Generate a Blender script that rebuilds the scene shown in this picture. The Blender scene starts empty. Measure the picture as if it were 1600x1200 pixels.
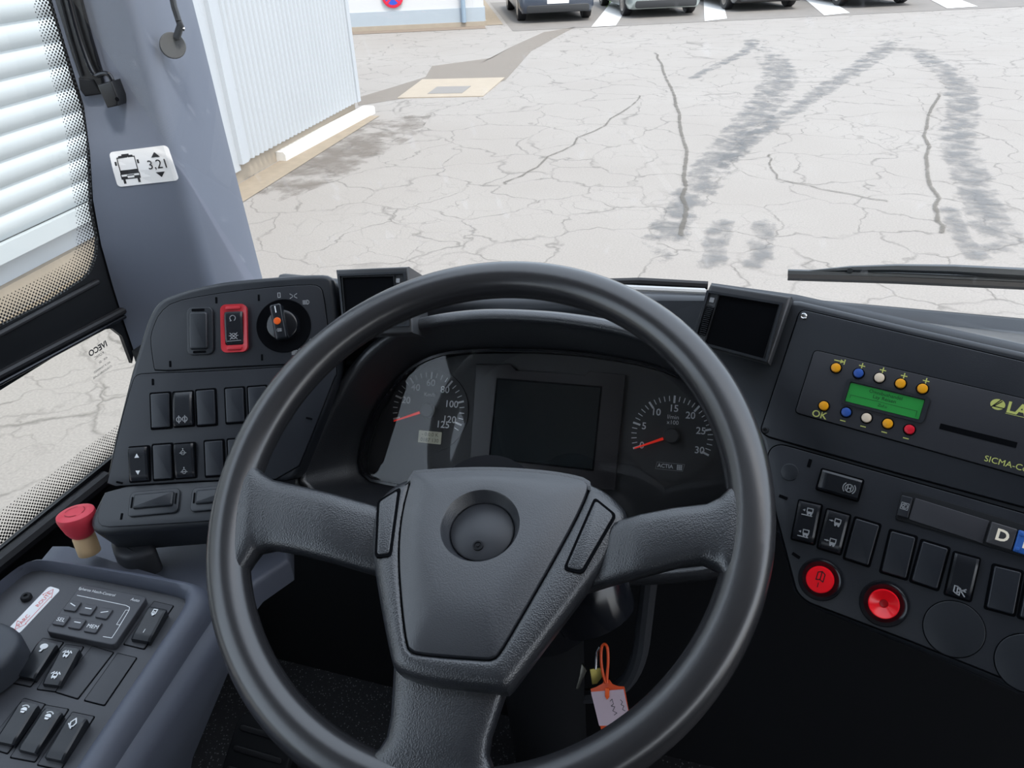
import bpy, bmesh, math, random
from mathutils import Vector, Matrix
random.seed(7)
scene = bpy.context.scene
COL = scene.collection
# ------------------------------------------------------------------ camera
FPX = 1200.0                                   # focal length in pixels of the 1600x1200 frame
PIT, YAW, ROL = math.radians(31.3), math.radians(18), math.radians(2.2)
CAM = Vector((0, 0, 2.2))
FW = Vector((-math.sin(YAW)*math.cos(PIT), math.cos(YAW)*math.cos(PIT), -math.sin(PIT)))
_r0 = Vector((math.cos(YAW), math.sin(YAW), 0)); _u0 = _r0.cross(FW)
RT = math.cos(ROL)*_r0 - math.sin(ROL)*_u0
UP = math.cos(ROL)*_u0 + math.sin(ROL)*_r0
cd = bpy.data.cameras.new('camera'); cam = bpy.data.objects.new('camera', cd); COL.objects.link(cam)
cd.sensor_width = 36; cd.lens = 36*FPX/1600; cd.clip_start = .02; cd.clip_end = 300
m = Matrix((RT, UP, -FW)).transposed().to_4x4(); m.translation = CAM; cam.matrix_world = m
scene.camera = cam
# ------------------------------------------------------------------ world, sun, exposure
w = bpy.data.worlds.new('sky'); scene.world = w; w.use_nodes = True
nt = w.node_tree; bg = nt.nodes['Background']
sky = nt.nodes.new('ShaderNodeTexSky'); sky.sky_type = 'NISHITA'; sky.sun_disc = False
sky.sun_elevation = math.radians(52); sky.sun_rotation = math.radians(120); sky.air_density = 1.0; sky.dust_density = 4.0; sky.ozone_density = 1.0
mixw = nt.nodes.new('ShaderNodeMix'); mixw.data_type = 'RGBA'; mixw.inputs[0].default_value = .94
mixw.inputs[7].default_value = (.62, .68, .76, 1)          # thin high cloud
nt.links.new(sky.outputs[0], mixw.inputs[6]); nt.links.new(mixw.outputs[2], bg.inputs[0]); bg.inputs[1].default_value = 2.3
sl = bpy.data.lights.new('sun', 'SUN'); sl.energy = 2.6; sl.angle = math.radians(8); sl.color = (1, .95, .87)
so = bpy.data.objects.new('sun', sl); COL.objects.link(so); so.location = (6, -4, 12)
so.rotation_euler = Vector((-.38, .34, -.95)).to_track_quat('-Z', 'Y').to_euler()
vs = scene.view_settings
vs.view_transform = 'Standard'; vs.look = 'None'; vs.gamma = 1; vs.exposure = 0.25; vs.use_curve_mapping = False

# ------------------------------------------------------------------ geometry from the photograph
def ray(x, y): return FW + (x-800)/FPX*RT - (y-600)/FPX*UP
def at(x, y, d): return CAM + d*ray(x, y)
def hitp(px, O, n):
    d = ray(*px); return CAM + ((O-CAM).dot(n)/d.dot(n))*d
def ground(x, y, z=0.0): return hitp((x, y), Vector((0, 0, z)), Vector((0, 0, 1)))
class Frame:
    def __init__(s, O, u, v, n): s.O, s.u, s.v, s.n = O, u, v, n
    def L(s, px, h=0.0):
        p = hitp(px, s.O + h*s.n, s.n) - s.O; return (p.dot(s.u), p.dot(s.v))
    def Ls(s, pts, h=0.0): return [s.L(p, h) for p in pts]
    def W(s, a, b, c=0): return s.O + a*s.u + b*s.v + c*s.n
    def mat(s):
        m = Matrix((s.u, s.v, s.n)).transposed().to_4x4(); m.translation = s.O; return m
    def q(s, pts):                                # pixel quad (tl,tr,br,bl) -> centre, width, height, rotation
        p = [Vector(s.L(a)) for a in pts]; c = sum(p, Vector((0, 0)))/4
        e = (p[1]-p[0]+p[2]-p[3])/2; f = (p[0]-p[3]+p[1]-p[2])/2
        return c.x, c.y, e.length, f.length, math.atan2(e.y, e.x)
def frame(O, az, el, ru=0):
    a, e = math.radians(az), math.radians(el)
    n = Vector((math.cos(e)*math.sin(a), -math.cos(e)*math.cos(a), math.sin(e)))
    u = Vector((math.cos(a), math.sin(a), 0)); v = n.cross(u)
    c, s = math.cos(math.radians(ru)), math.sin(math.radians(ru))
    return Frame(O, c*u+s*v, c*v-s*u, n)
def Z(ox, oy, sc, pts): return [(ox+a/sc, oy+b/sc) for a, b in pts]

# ------------------------------------------------------------------ materials
def lin(c):
    return tuple(((v/255)/12.92 if v/255 <= .04045 else ((v/255+.055)/1.055)**2.4) for v in c)
MATS = {}
def mat(name, rgb, rough=.5, bump=0, scale=400, metal=0, spec=.5, var=0, vscale=8, emit=0, coat=0, kind='noise', linear=False):
    if name in MATS: return MATS[name]
    mt = bpy.data.materials.new(name); mt.use_nodes = True; t = mt.node_tree; b = t.nodes['Principled BSDF']
    c = rgb if linear else lin(rgb)
    b.inputs['Base Color'].default_value = (*c, 1); b.inputs['Roughness'].default_value = rough
    b.inputs['Metallic'].default_value = metal; b.inputs['Specular IOR Level'].default_value = spec
    b.inputs['Coat Weight'].default_value = coat; b.inputs['Coat Roughness'].default_value = .1
    tc = t.nodes.new('ShaderNodeTexCoord')
    if var:
        n = t.nodes.new('ShaderNodeTexNoise'); n.inputs['Scale'].default_value = vscale; n.inputs['Detail'].default_value = 6
        t.links.new(tc.outputs['Object'], n.inputs['Vector'])
        r = t.nodes.new('ShaderNodeMapRange'); r.inputs[3].default_value = 1-var; r.inputs[4].default_value = 1+var
        t.links.new(n.outputs[0], r.inputs[0])
        mx = t.nodes.new('ShaderNodeVectorMath'); mx.operation = 'SCALE'; mx.inputs[0].default_value = c
        t.links.new(r.outputs[0], mx.inputs['Scale']); t.links.new(mx.outputs[0], b.inputs['Base Color'])
        r2 = t.nodes.new('ShaderNodeMapRange'); r2.inputs[3].default_value = max(0, rough-.08); r2.inputs[4].default_value = min(1, rough+.08)
        t.links.new(n.outputs[0], r2.inputs[0]); t.links.new(r2.outputs[0], b.inputs['Roughness'])
    if bump:
        if kind == 'leather':
            n = t.nodes.new('ShaderNodeTexVoronoi'); n.inputs['Scale'].default_value = scale; n.feature = 'F1'
        else:
            n = t.nodes.new('ShaderNodeTexNoise'); n.inputs['Scale'].default_value = scale; n.inputs['Detail'].default_value = 3
        t.links.new(tc.outputs['Object'], n.inputs['Vector'])
        bp = t.nodes.new('ShaderNodeBump'); bp.inputs['Strength'].default_value = bump; bp.inputs['Distance'].default_value = .0006
        t.links.new(n.outputs[0], bp.inputs['Height']); t.links.new(bp.outputs[0], b.inputs['Normal'])
    if emit:
        b.inputs['Emission Color'].default_value = (*c, 1); b.inputs['Emission Strength'].default_value = emit
    MATS[name] = mt; return mt
def glass_mat(name, tint=(1, 1, 1), rough=0.0, ior=1.45, dirt=0.0):
    mt = bpy.data.materials.new(name); mt.use_nodes = True; t = mt.node_tree; t.nodes.clear()
    o = t.nodes.new('ShaderNodeOutputMaterial'); tr = t.nodes.new('ShaderNodeBsdfTransparent'); tr.inputs[0].default_value = (*tint, 1)
    g = t.nodes.new('ShaderNodeBsdfGlossy'); g.inputs['Roughness'].default_value = rough
    f = t.nodes.new('ShaderNodeFresnel'); f.inputs[0].default_value = ior
    ge = t.nodes.new('ShaderNodeNewGeometry'); iv = t.nodes.new('ShaderNodeMath'); iv.operation = 'SUBTRACT'; iv.inputs[0].default_value = 1; t.links.new(ge.outputs['Backfacing'], iv.inputs[1])
    mu = t.nodes.new('ShaderNodeMath'); mu.operation = 'MULTIPLY'; t.links.new(f.outputs[0], mu.inputs[0]); t.links.new(iv.outputs[0], mu.inputs[1])
    mx = t.nodes.new('ShaderNodeMixShader'); t.links.new(mu.outputs[0], mx.inputs[0]); t.links.new(tr.outputs[0], mx.inputs[1]); t.links.new(g.outputs[0], mx.inputs[2])
    out = mx
    if dirt:                                     # faint dried droplets and streaks
        tc = t.nodes.new('ShaderNodeTexCoord'); mp = t.nodes.new('ShaderNodeMapping'); mp.inputs['Scale'].default_value = (60, 60, 14)
        n = t.nodes.new('ShaderNodeTexNoise'); n.inputs['Scale'].default_value = 1; n.inputs['Detail'].default_value = 2
        t.links.new(tc.outputs['Object'], mp.inputs[0]); t.links.new(mp.outputs[0], n.inputs['Vector'])
        r = t.nodes.new('ShaderNodeMapRange'); r.inputs[1].default_value = .66; r.inputs[2].default_value = .74; r.inputs[3].default_value = 0; r.inputs[4].default_value = dirt
        t.links.new(n.outputs[0], r.inputs[0])
        d = t.nodes.new('ShaderNodeBsdfTranslucent'); d.inputs[0].default_value = (.9, .9, .9, 1)
        m2 = t.nodes.new('ShaderNodeMixShader'); t.links.new(r.outputs[0], m2.inputs[0]); t.links.new(mx.outputs[0], m2.inputs[1]); t.links.new(d.outputs[0], m2.inputs[2]); out = m2
    t.links.new(out.outputs[0], o.inputs[0]); MATS[name] = mt; return mt
BLK = mat('black plastic', (0.017, .020, .025), .36, .10, 900, linear=True, var=.10, vscale=25)
BLK2 = mat('black panel plastic', (0.013, .0155, .021), .40, .12, 1100, linear=True, var=.12, vscale=18)
COVR = mat('cover plastic', (0.017, .020, .026), .33, .06, 1100, linear=True)
DARK = mat('matt black', (.007, .008, .010), .7, linear=True, spec=.3)
VOID = mat('deep black', (.002, .0024, .0035), .9, linear=True, spec=.08)
GLOSS = mat('gloss black', (.008, .009, .012), .16, linear=True)
KEYM = mat('rocker black', (.011, .013, .017), .25, .05, 900, linear=True)
GRAIN = mat('leather grain black', (.019, .021, .025),   .32, .32, 850, linear=True, spec=.95, kind='leather', var=.1, vscale=12)
RIMM = mat('rim polyurethane', (.021, .021, .023), .27, .06, 900, linear=True, spec=.9)
PADM = mat('pad vinyl', (.020, .022, .027), .34, .28, 900, spec=1.0, linear=True, var=.12, vscale=16)
GREY = mat('blue grey plastic', (.125, .145, .190), .5, .14, 800, linear=True, var=.05, vscale=6)
CONS = mat('console grey plastic', (.088, .098, .128), .5, .16, 800, linear=True, var=.05, vscale=8)
FASC = mat('console fascia', (.050, .052, .060), .48, .12, 900, linear=True, var=.08, vscale=20)
WHT = mat('white print', (225, 228, 230), .5)
GRY = mat('grey print', (150, 152, 155), .5)
YEL = mat('yellow print', (196, 200, 110), .5)
REDP = mat('red print', (205, 60, 60), .5)
RUB = mat('rubber', (.010, .010, .012), .5, linear=True)
CHR = mat('bright steel', (190, 190, 190), .25, metal=1)
STK = mat('sticker white', (226, 227, 228), .45)

# ------------------------------------------------------------------ mesh builder
class MB:
    def __init__(s): s.v, s.f = [], []
    def add(s, v, f):
        o = len(s.v); s.v += [tuple(p) for p in v]; s.f += [tuple(i+o for i in q) for q in f]; return s
    def loops(s, loops, closed=True, cap0=True, cap1=True):
        n = len(loops[0]); v = [p for l in loops for p in l]; f = []
        for k in range(len(loops)-1):
            for i in range(n if closed else n-1):
                j = (i+1) % n; f.append((k*n+i, k*n+j, (k+1)*n+j, (k+1)*n+i))
        if cap0: f.append(tuple(reversed(range(n))))
        if cap1: f.append(tuple((len(loops)-1)*n+i for i in range(n)))
        return s.add(v, f)
    def prism(s, poly, z0, z1, bev=0, seg=3):
        poly = ccw(poly); L = [[(x, y, z0) for x, y in poly]]
        if bev:
            for k in range(seg+1):
                a = k/seg*math.pi/2; p2 = inset(poly, bev*(1-math.cos(a)))
                L.append([(x, y, z1-bev+bev*math.sin(a)) for x, y in p2])
        else: L.append([(x, y, z1) for x, y in poly])
        return s.loops(L)
    def ring(s, outer, inner, z0, z1, zi=None):
        zi = z1 if zi is None else zi
        n = len(outer); L = [[(x, y, z0) for x, y in outer], [(x, y, z1) for x, y in outer], [(x, y, zi) for x, y in inner], [(x, y, z0) for x, y in inner]]
        v = [p for l in L for p in l]; f = []
        for k in range(4):
            for i in range(n):
                j = (i+1) % n; kk = (k+1) % 4; f.append((k*n+i, k*n+j, kk*n+j, kk*n+i))
        return s.add(v, f)
    def tube(s, pts, r, n=8, closed=False, cap=True):
        pts = [Vector(p) for p in pts]; L = []; m = len(pts); ref = None
        for i, p in enumerate(pts):
            a = pts[(i-1) % m] if (closed or i) else p; b = pts[(i+1) % m] if (closed or i < m-1) else p
            t = (b-a).normalized()
            if ref is None: ref = Vector((0, 0, 1)) if abs(t.z) < .9 else Vector((1, 0, 0))
            x = (ref - ref.dot(t)*t).normalized(); y = t.cross(x); ref = x
            rr = r[i] if isinstance(r, (list, tuple)) else r
            L.append([p + rr*(math.cos(2*math.pi*k/n)*x + math.sin(2*math.pi*k/n)*y) for k in range(n)])
        if closed: L.append(L[0]); return s.loops(L, True, False, False)
        return s.loops(L, True, cap, cap)
    def lathe(s, prof, n=32, c=(0, 0, 0), cap0=True, cap1=True):
        return s.loops([[(c[0]+r*math.cos(2*math.pi*k/n), c[1]+r*math.sin(2*math.pi*k/n), c[2]+z) for k in range(n)] for r, z in prof], True, cap0, cap1)
    def box(s, x0, x1, y0, y1, z0, z1):
        v = [(x, y, z) for z in (z0, z1) for x, y in ((x0, y0), (x1, y0), (x1, y1), (x0, y1))]
        return s.add(v, [(3, 2, 1, 0), (4, 5, 6, 7), (0, 1, 5, 4), (1, 2, 6, 5), (2, 3, 7, 6), (3, 0, 4, 7)])
    def strokes(s, lines, w, z):
        for l in lines:
            for a, b in zip(l[:-1], l[1:]):
                a, b = Vector(a), Vector(b); d = b-a
                if d.length < 1e-9: continue
                d.normalize(); p = Vector((-d.y, d.x))*w/2; e = d*w*.35
                s.add([(*(a-e-p), z), (*(b+e-p), z), (*(b+e+p), z), (*(a-e+p), z)], [(0, 1, 2, 3)])
        return s
    def fill(s, poly, z): return s.add([(x, y, z) for x, y in ccw(poly)], [tuple(range(len(poly)))])
    def build(s, name, material, parent=None, smooth=True, world=False, ang=35, recalc=True):
        v = s.v
        if world and parent is not None:
            im = PM[parent.name].inverted(); v = [im @ Vector(p) for p in v]
        me = bpy.data.meshes.new(name); me.from_pydata([tuple(p) for p in v], [], s.f); me.update()
        if recalc:
            b = bmesh.new(); b.from_mesh(me); bmesh.ops.recalc_face_normals(b, faces=b.faces); b.to_mesh(me); b.free()
        if smooth:
            me.shade_smooth()
            try: me.set_sharp_from_angle(angle=math.radians(ang))
            except Exception: pass
        me.materials.append(material)
        o = bpy.data.objects.new(name, me); COL.objects.link(o)
        if parent is not None: o.parent = parent
        return o
def ccw(p):
    a = sum(p[i][0]*p[(i+1) % len(p)][1]-p[(i+1) % len(p)][0]*p[i][1] for i in range(len(p)))
    return list(p) if a > 0 else list(reversed(p))
def inset(p, d):
    if abs(d) < 1e-9: return list(p)
    n = len(p); o = []
    for i in range(n):
        a, b, c = Vector(p[i-1]), Vector(p[i]), Vector(p[(i+1) % n])
        e1 = (b-a); e2 = (c-b)
        e1 = e1.normalized() if e1.length > 1e-9 else e2.normalized(); e2 = e2.normalized() if e2.length > 1e-9 else e1
        n1 = Vector((-e1.y, e1.x)); n2 = Vector((-e2.y, e2.x)); q = n1+n2
        q = q.normalized() if q.length > 1e-6 else n1
        o.append(tuple(b + q*d/max(.45, q.dot(n1))))
    return o
def rrect(cx, cy, w, h, r, rot=0, n=4):
    o = []; r = min(r, w/2*.99, h/2*.99)
    for sx, sy, a0 in ((1, 1, 0), (-1, 1, 90), (-1, -1, 180), (1, -1, 270)):
        for k in range(n+1):
            a = math.radians(a0+90*k/n); o.append((sx*(w/2-r)+r*math.cos(a), sy*(h/2-r)+r*math.sin(a)))
    c, s = math.cos(rot), math.sin(rot)
    return [(cx+c*x-s*y, cy+s*x+c*y) for x, y in o]
def circ(cx, cy, r, n=32, ry=None): return [(cx+r*math.cos(2*math.pi*k/n), cy+(ry or r)*math.sin(2*math.pi*k/n)) for k in range(n)]
def arc(cx, cy, r, a0, a1, n=12): return [(cx+r*math.cos(math.radians(a0+(a1-a0)*k/n)), cy+r*math.sin(math.radians(a0+(a1-a0)*k/n))) for k in range(n+1)]
def rounded(p, r, n=4):                           # fillet the corners of a polygon
    o = []; m = len(p)
    for i in range(m):
        a, b, c = Vector(p[i-1]), Vector(p[i]), Vector(p[(i+1) % m]); d1, d2 = a-b, c-b; q = min(r, d1.length*.45, d2.length*.45)
        s0, s1 = b+d1.normalized()*q, b+d2.normalized()*q
        for k in range(n+1):
            t = k/n; o.append(tuple(s0*(1-t)**2 + b*2*t*(1-t) + s1*t*t))
    return o
def smooth(p, it=2, closed=True):
    for _ in range(it):
        o = []; n = len(p)
        for i in range(n if closed else n-1):
            a, b = p[i], p[(i+1) % n]
            o += [tuple(.75*x+.25*y for x, y in zip(a, b)), tuple(.25*x+.75*y for x, y in zip(a, b))]
        p = o if closed else [p[0]]+o+[p[-1]]
    return p
def radial(poly, c, n=96, ph=0):                 # resample an outline by angle about c
    o = []; m = len(poly)
    for k in range(n):
        a = 2*math.pi*k/n+ph; d = (math.cos(a), math.sin(a)); best = None
        for i in range(m):
            p, q = poly[i], poly[(i+1) % m]; ex, ey = q[0]-p[0], q[1]-p[1]; det = d[0]*(-ey)+d[1]*ex
            if abs(det) < 1e-12: continue
            rx, ry = p[0]-c[0], p[1]-c[1]; t = (rx*(-ey)+ry*ex)/det; s_ = (d[0]*ry-d[1]*rx)/det
            if t > 0 and -1e-6 <= s_ <= 1+1e-6 and (best is None or t > best): best = t
        o.append((c[0]+d[0]*best, c[1]+d[1]*best))
    return o
PM = {}
def thing(name, label, cat, M=None, group=None, kind=None):
    o = bpy.data.objects.new(name, None); COL.objects.link(o); o.empty_display_size = .05
    M = M if M is not None else Matrix()
    if isinstance(M, Frame): M = M.mat()
    if isinstance(M, (tuple, Vector)): M = Matrix.Translation(Vector(M))
    o.matrix_world = M; PM[o.name] = M
    o['label'] = label; o['category'] = cat
    if group: o['group'] = group
    if kind: o['kind'] = kind
    return o
def tag(o, label, cat=None, kind=None, group=None):
    o['label'] = label
    if cat: o['category'] = cat
    if kind: o['kind'] = kind
    if group: o['group'] = group
    return o
def text(name, s, size, material, parent, x, y, z, rot=0, align='CENTER', sx=1.0, mirror=False, bold=0.0, ay='CENTER'):
    cu = bpy.data.curves.new(name, 'FONT'); cu.body = s; cu.size = size; cu.align_x = align; cu.align_y = ay; cu.offset = bold*size; cu.resolution_u = 3
    t = bpy.data.objects.new(name, cu); me = bpy.data.meshes.new_from_object(t); bpy.data.objects.remove(t); bpy.data.curves.remove(cu)
    k = -1 if mirror else 1
    me.transform(Matrix.Translation((x, y, z)) @ Matrix.Rotation(rot, 4, 'Z') @ Matrix.Diagonal((sx*k, 1, 1, 1)))
    me.materials.clear(); me.materials.append(material); me.name = name
    o = bpy.data.objects.new(name, me); COL.objects.link(o); o.parent = parent
    return o

# ------------------------------------------------------------------ icons (unit square, centred)
def T2(pts, cx, cy, s, rot=0):
    c, n = math.cos(rot), math.sin(rot); return [(cx+s*(c*x-n*y), cy+s*(n*x+c*y)) for x, y in pts]
def icon(kind):
    L, Fi = [], []
    if kind == 'up': Fi = [[(-.7, -.6), (.7, -.6), (0, .7)]]
    elif kind == 'down': Fi = [[(-.7, .6), (.7, .6), (0, -.7)]]
    elif kind == 'H':
        L = [arc(0, 0, .62, 0, 360, 20), arc(0, 0, .95, 135, 225, 6), arc(0, 0, .95, -45, 45, 6), [(-.25, .35), (-.25, -.35)], [(.25, .35), (.25, -.35)], [(-.25, 0), (.25, 0)]]
    elif kind == 'axle': L = [arc(-.5, 0, .4, 0, 360, 14), arc(.5, 0, .4, 0, 360, 14), [(-.5, .6), (-.5, -.6)], [(.5, .6), (.5, -.6)], [(-.2, 0), (.2, 0)]]
    elif kind == 'bus_left': L = [[(-.2, .7), (.9, .7), (.9, -.1), (-.2, -.1), (-.2, .7)], [(-1.2, .1), (-.5, .1)]]; Fi = [[(-.2, -.1), (.9, -.1), (.9, -.55), (-.2, -.55)], [(-1.1, .1), (-.7, .35), (-.7, -.15)], circ(.05, -.65, .2, 8), circ(.65, -.65, .2, 8)]
    elif kind == 'bus_knee': L = [[(-.2, .75), (.9, .75), (.9, 0), (-.2, 0), (-.2, .75)], [(-1.1, -.75), (.9, -.75)]]; Fi = [[(-.2, 0), (.9, 0), (.9, -.4), (-.2, -.4)], [(-1.1, .2), (-.6, .45), (-.6, -.05)], circ(.05, -.5, .18, 8), circ(.65, -.5, .18, 8)]
    elif kind == 'door': L = [[(-.6, .5), (0, .8), (0, -.6), (-.6, -.8), (-.6, .5)], [(0, .8), (.55, .45), (.55, -.85), (0, -.6)]]
    elif kind == 'door_x': L = [[(-.8, .7), (-.3, .5), (-.3, -.7), (-.8, -.4), (-.8, .7)], [(-.3, .5), (.1, .3), (.1, -.8), (-.3, -.7)], [(-.4, .6), (.9, -.8)], [(.9, .4), (-.3, -.5)], [(.3, .1), (.9, .0)]]
    elif kind == 'ring': L = [arc(0, 0, .7, -60, 240, 16), [(-.35, -.6), (-.7, -.7)]]
    elif kind == 'ringx': L = [arc(0, 0, .6, 0, 360, 16), [(-.8, .7), (.8, -.7)], [(-.8, -.7), (.8, .7)], [(-1, .1), (-.6, .1)], [(.6, .1), (1, .1)]]
    elif kind == 'boil': L = [arc(0, -.25, .5, 0, 360, 12), [(-.8, -.3), (.8, -.3)], [(0, .3), (0, .8)]]; Fi = [circ(.0, .75, .15, 8)]
    elif kind == 'mirror': Fi = [circ(0, .2, .75, 12, .6), [(-.15, -.3), (.25, -.3), (.1, -.95), (-.3, -.95)]]
    elif kind == 'bus_up': L = [[(-.45, .4), (.45, .4), (.45, -.5), (-.45, -.5), (-.45, .4)], [(-.95, .3), (-.5, .75)], [(.95, .3), (.5, .75)]]; Fi = [[(-.45, -.2), (.45, -.2), (.45, -.5), (-.45, -.5)], circ(-.3, -.7, .15, 8), circ(.3, -.7, .15, 8), [(-.25, .55), (.25, .55), (0, .95)]]
    elif kind == 'lamp': Fi = [arc(0, -.1, .6, 0, 180, 10), [(-.45, -.25), (.45, -.25), (.3, -.6), (-.3, -.6)]]; L = [arc(0, .1, .8, 40, 140, 8)]
    elif kind == 'horn': L = [[(0, .9), (-.5, .1), (-.2, -.7), (.3, -.5), (.5, .1), (0, .9)], [(-.7, -.2), (.1, -.9)]]
    elif kind == 'page': L = [[(-.4, .8), (.4, .8), (.4, -.3), (-.4, -.3), (-.4, .8)]]; Fi = [circ(0, -.5, .3, 8), circ(0, .1, .2, 8)]
    elif kind == 'bar': L = [[(0, -.7), (0, .7)]]
    elif kind == 'zero': L = [[(-.3, .6), (.3, .6), (.3, -.6), (-.3, -.6), (-.3, .6)]]
    elif kind == 'side': L = [arc(-.55, 0, .35, -90, 90, 6), arc(.55, 0, .35, 90, 270, 6), [(-.9, .6), (-.4, .3)], [(-.9, -.6), (-.4, -.3)], [(.9, .6), (.4, .3)], [(.9, -.6), (.4, -.3)]]
    elif kind == 'beam': L = [arc(.25, 0, .55, -90, 90, 8), [(.25, .55), (.25, -.55)], [(-.8, .45), (0, .45)], [(-.8, .15), (0, .15)], [(-.8, -.15), (0, -.15)], [(-.8, -.45), (0, -.45)]]
    elif kind == 'fog': L = [arc(-.3, 0, .5, 90, 270, 8), [(-.3, .5), (-.3, -.5)], [(0, .4), (.7, .4)], [(0, 0), (.7, 0)], [(0, -.4), (.7, -.4)]]
    elif kind == 'zf': L = [[(-.8, .8), (.8, .8), (.8, -.8), (-.8, -.8), (-.8, .8)], arc(0, 0, .6, 0, 360, 14), [(-.35, .3), (.1, .3), (-.3, -.3), (.15, -.3)]]
    elif kind == 'wave': L = [[(-.8, 0), (.8, 0)], [(-.8, .4), (.8, .4)], [(-.8, -.4), (.8, -.4)]]
    return L, Fi
def add_icon(kind, parent, cx, cy, z, s, material=None, wd=.16, rot=0, name='icon'):
    L, Fi = icon(kind); b = MB()
    b.strokes([T2(l, cx, cy, s, rot) for l in L], wd*s, z)
    for p in Fi: b.fill(T2(p, cx, cy, s, rot), z+.00003)
    return b.build(name, material or GRY, parent, smooth=False, recalc=False)
def slot(parent, fr, px, wpx, hpx, rot=0, z=0.0):
    c = fr.L(px); k = FPX/ (fr.W(*c)-CAM).dot(FW)
    return MB().prism(rrect(c[0], c[1], wpx/k, hpx/k, .0004, rot), z, z+.0004).build('mounting_slot', VOID, parent, smooth=False)
def rocker(parent, c, w, l, rot=0, h=(.0045, .0055, .0065), name='rocker_switch', material=None, base=.0, label=None):
    """rocker key: rounded top along its length, bevelled sides. h = heights at the low end, middle and high end"""
    b = MB(); n = 10; L = []; bv = w*.10
    for k in range(n+1):
        t = k/n; y = -l/2+l*t
        hh = h[0]*(1-t)**2*1.0 + 2*t*(1-t)*(2*h[1]-.5*(h[0]+h[2])) + h[2]*t*t if True else 0
        e = .0016*max(0, 1-min(t, 1-t)*9)
        hh -= e
        L.append([(-w/2, y, base), (-w/2, y, base+hh-bv*.6), (-w/2+bv, y, base+hh), (w/2-bv, y, base+hh), (w/2, y, base+hh-bv*.6), (w/2, y, base)])
    b.loops(L)
    cr, sr = math.cos(rot), math.sin(rot)
    b.v = [(c[0]+cr*x-sr*y, c[1]+sr*x+cr*y, z) for x, y, z in b.v]
    o = b.build(name, material or KEYM, parent, ang=25)
    if label: o['label'] = label
    return o
def rock_h(h, t): return h[0]*(1-t)**2 + 2*t*(1-t)*(2*h[1]-.5*(h[0]+h[2])) + h[2]*t*t
def blank(parent, c, w, l, rot=0, h=.0030, name='blank_cover', material=None):
    o = MB().prism(rrect(c[0], c[1], w*.97, l*.98, .0016, rot), 0, h, .0011).build(name, material or COVR, parent, ang=50)
    MB().ring(rrect(c[0], c[1], w+.0030, l+.0030, .002, rot), rrect(c[0], c[1], w*.97, l*.98, .0016, rot), 0, .0005).build('gap', VOID, o, smooth=False)
    return o

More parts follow.
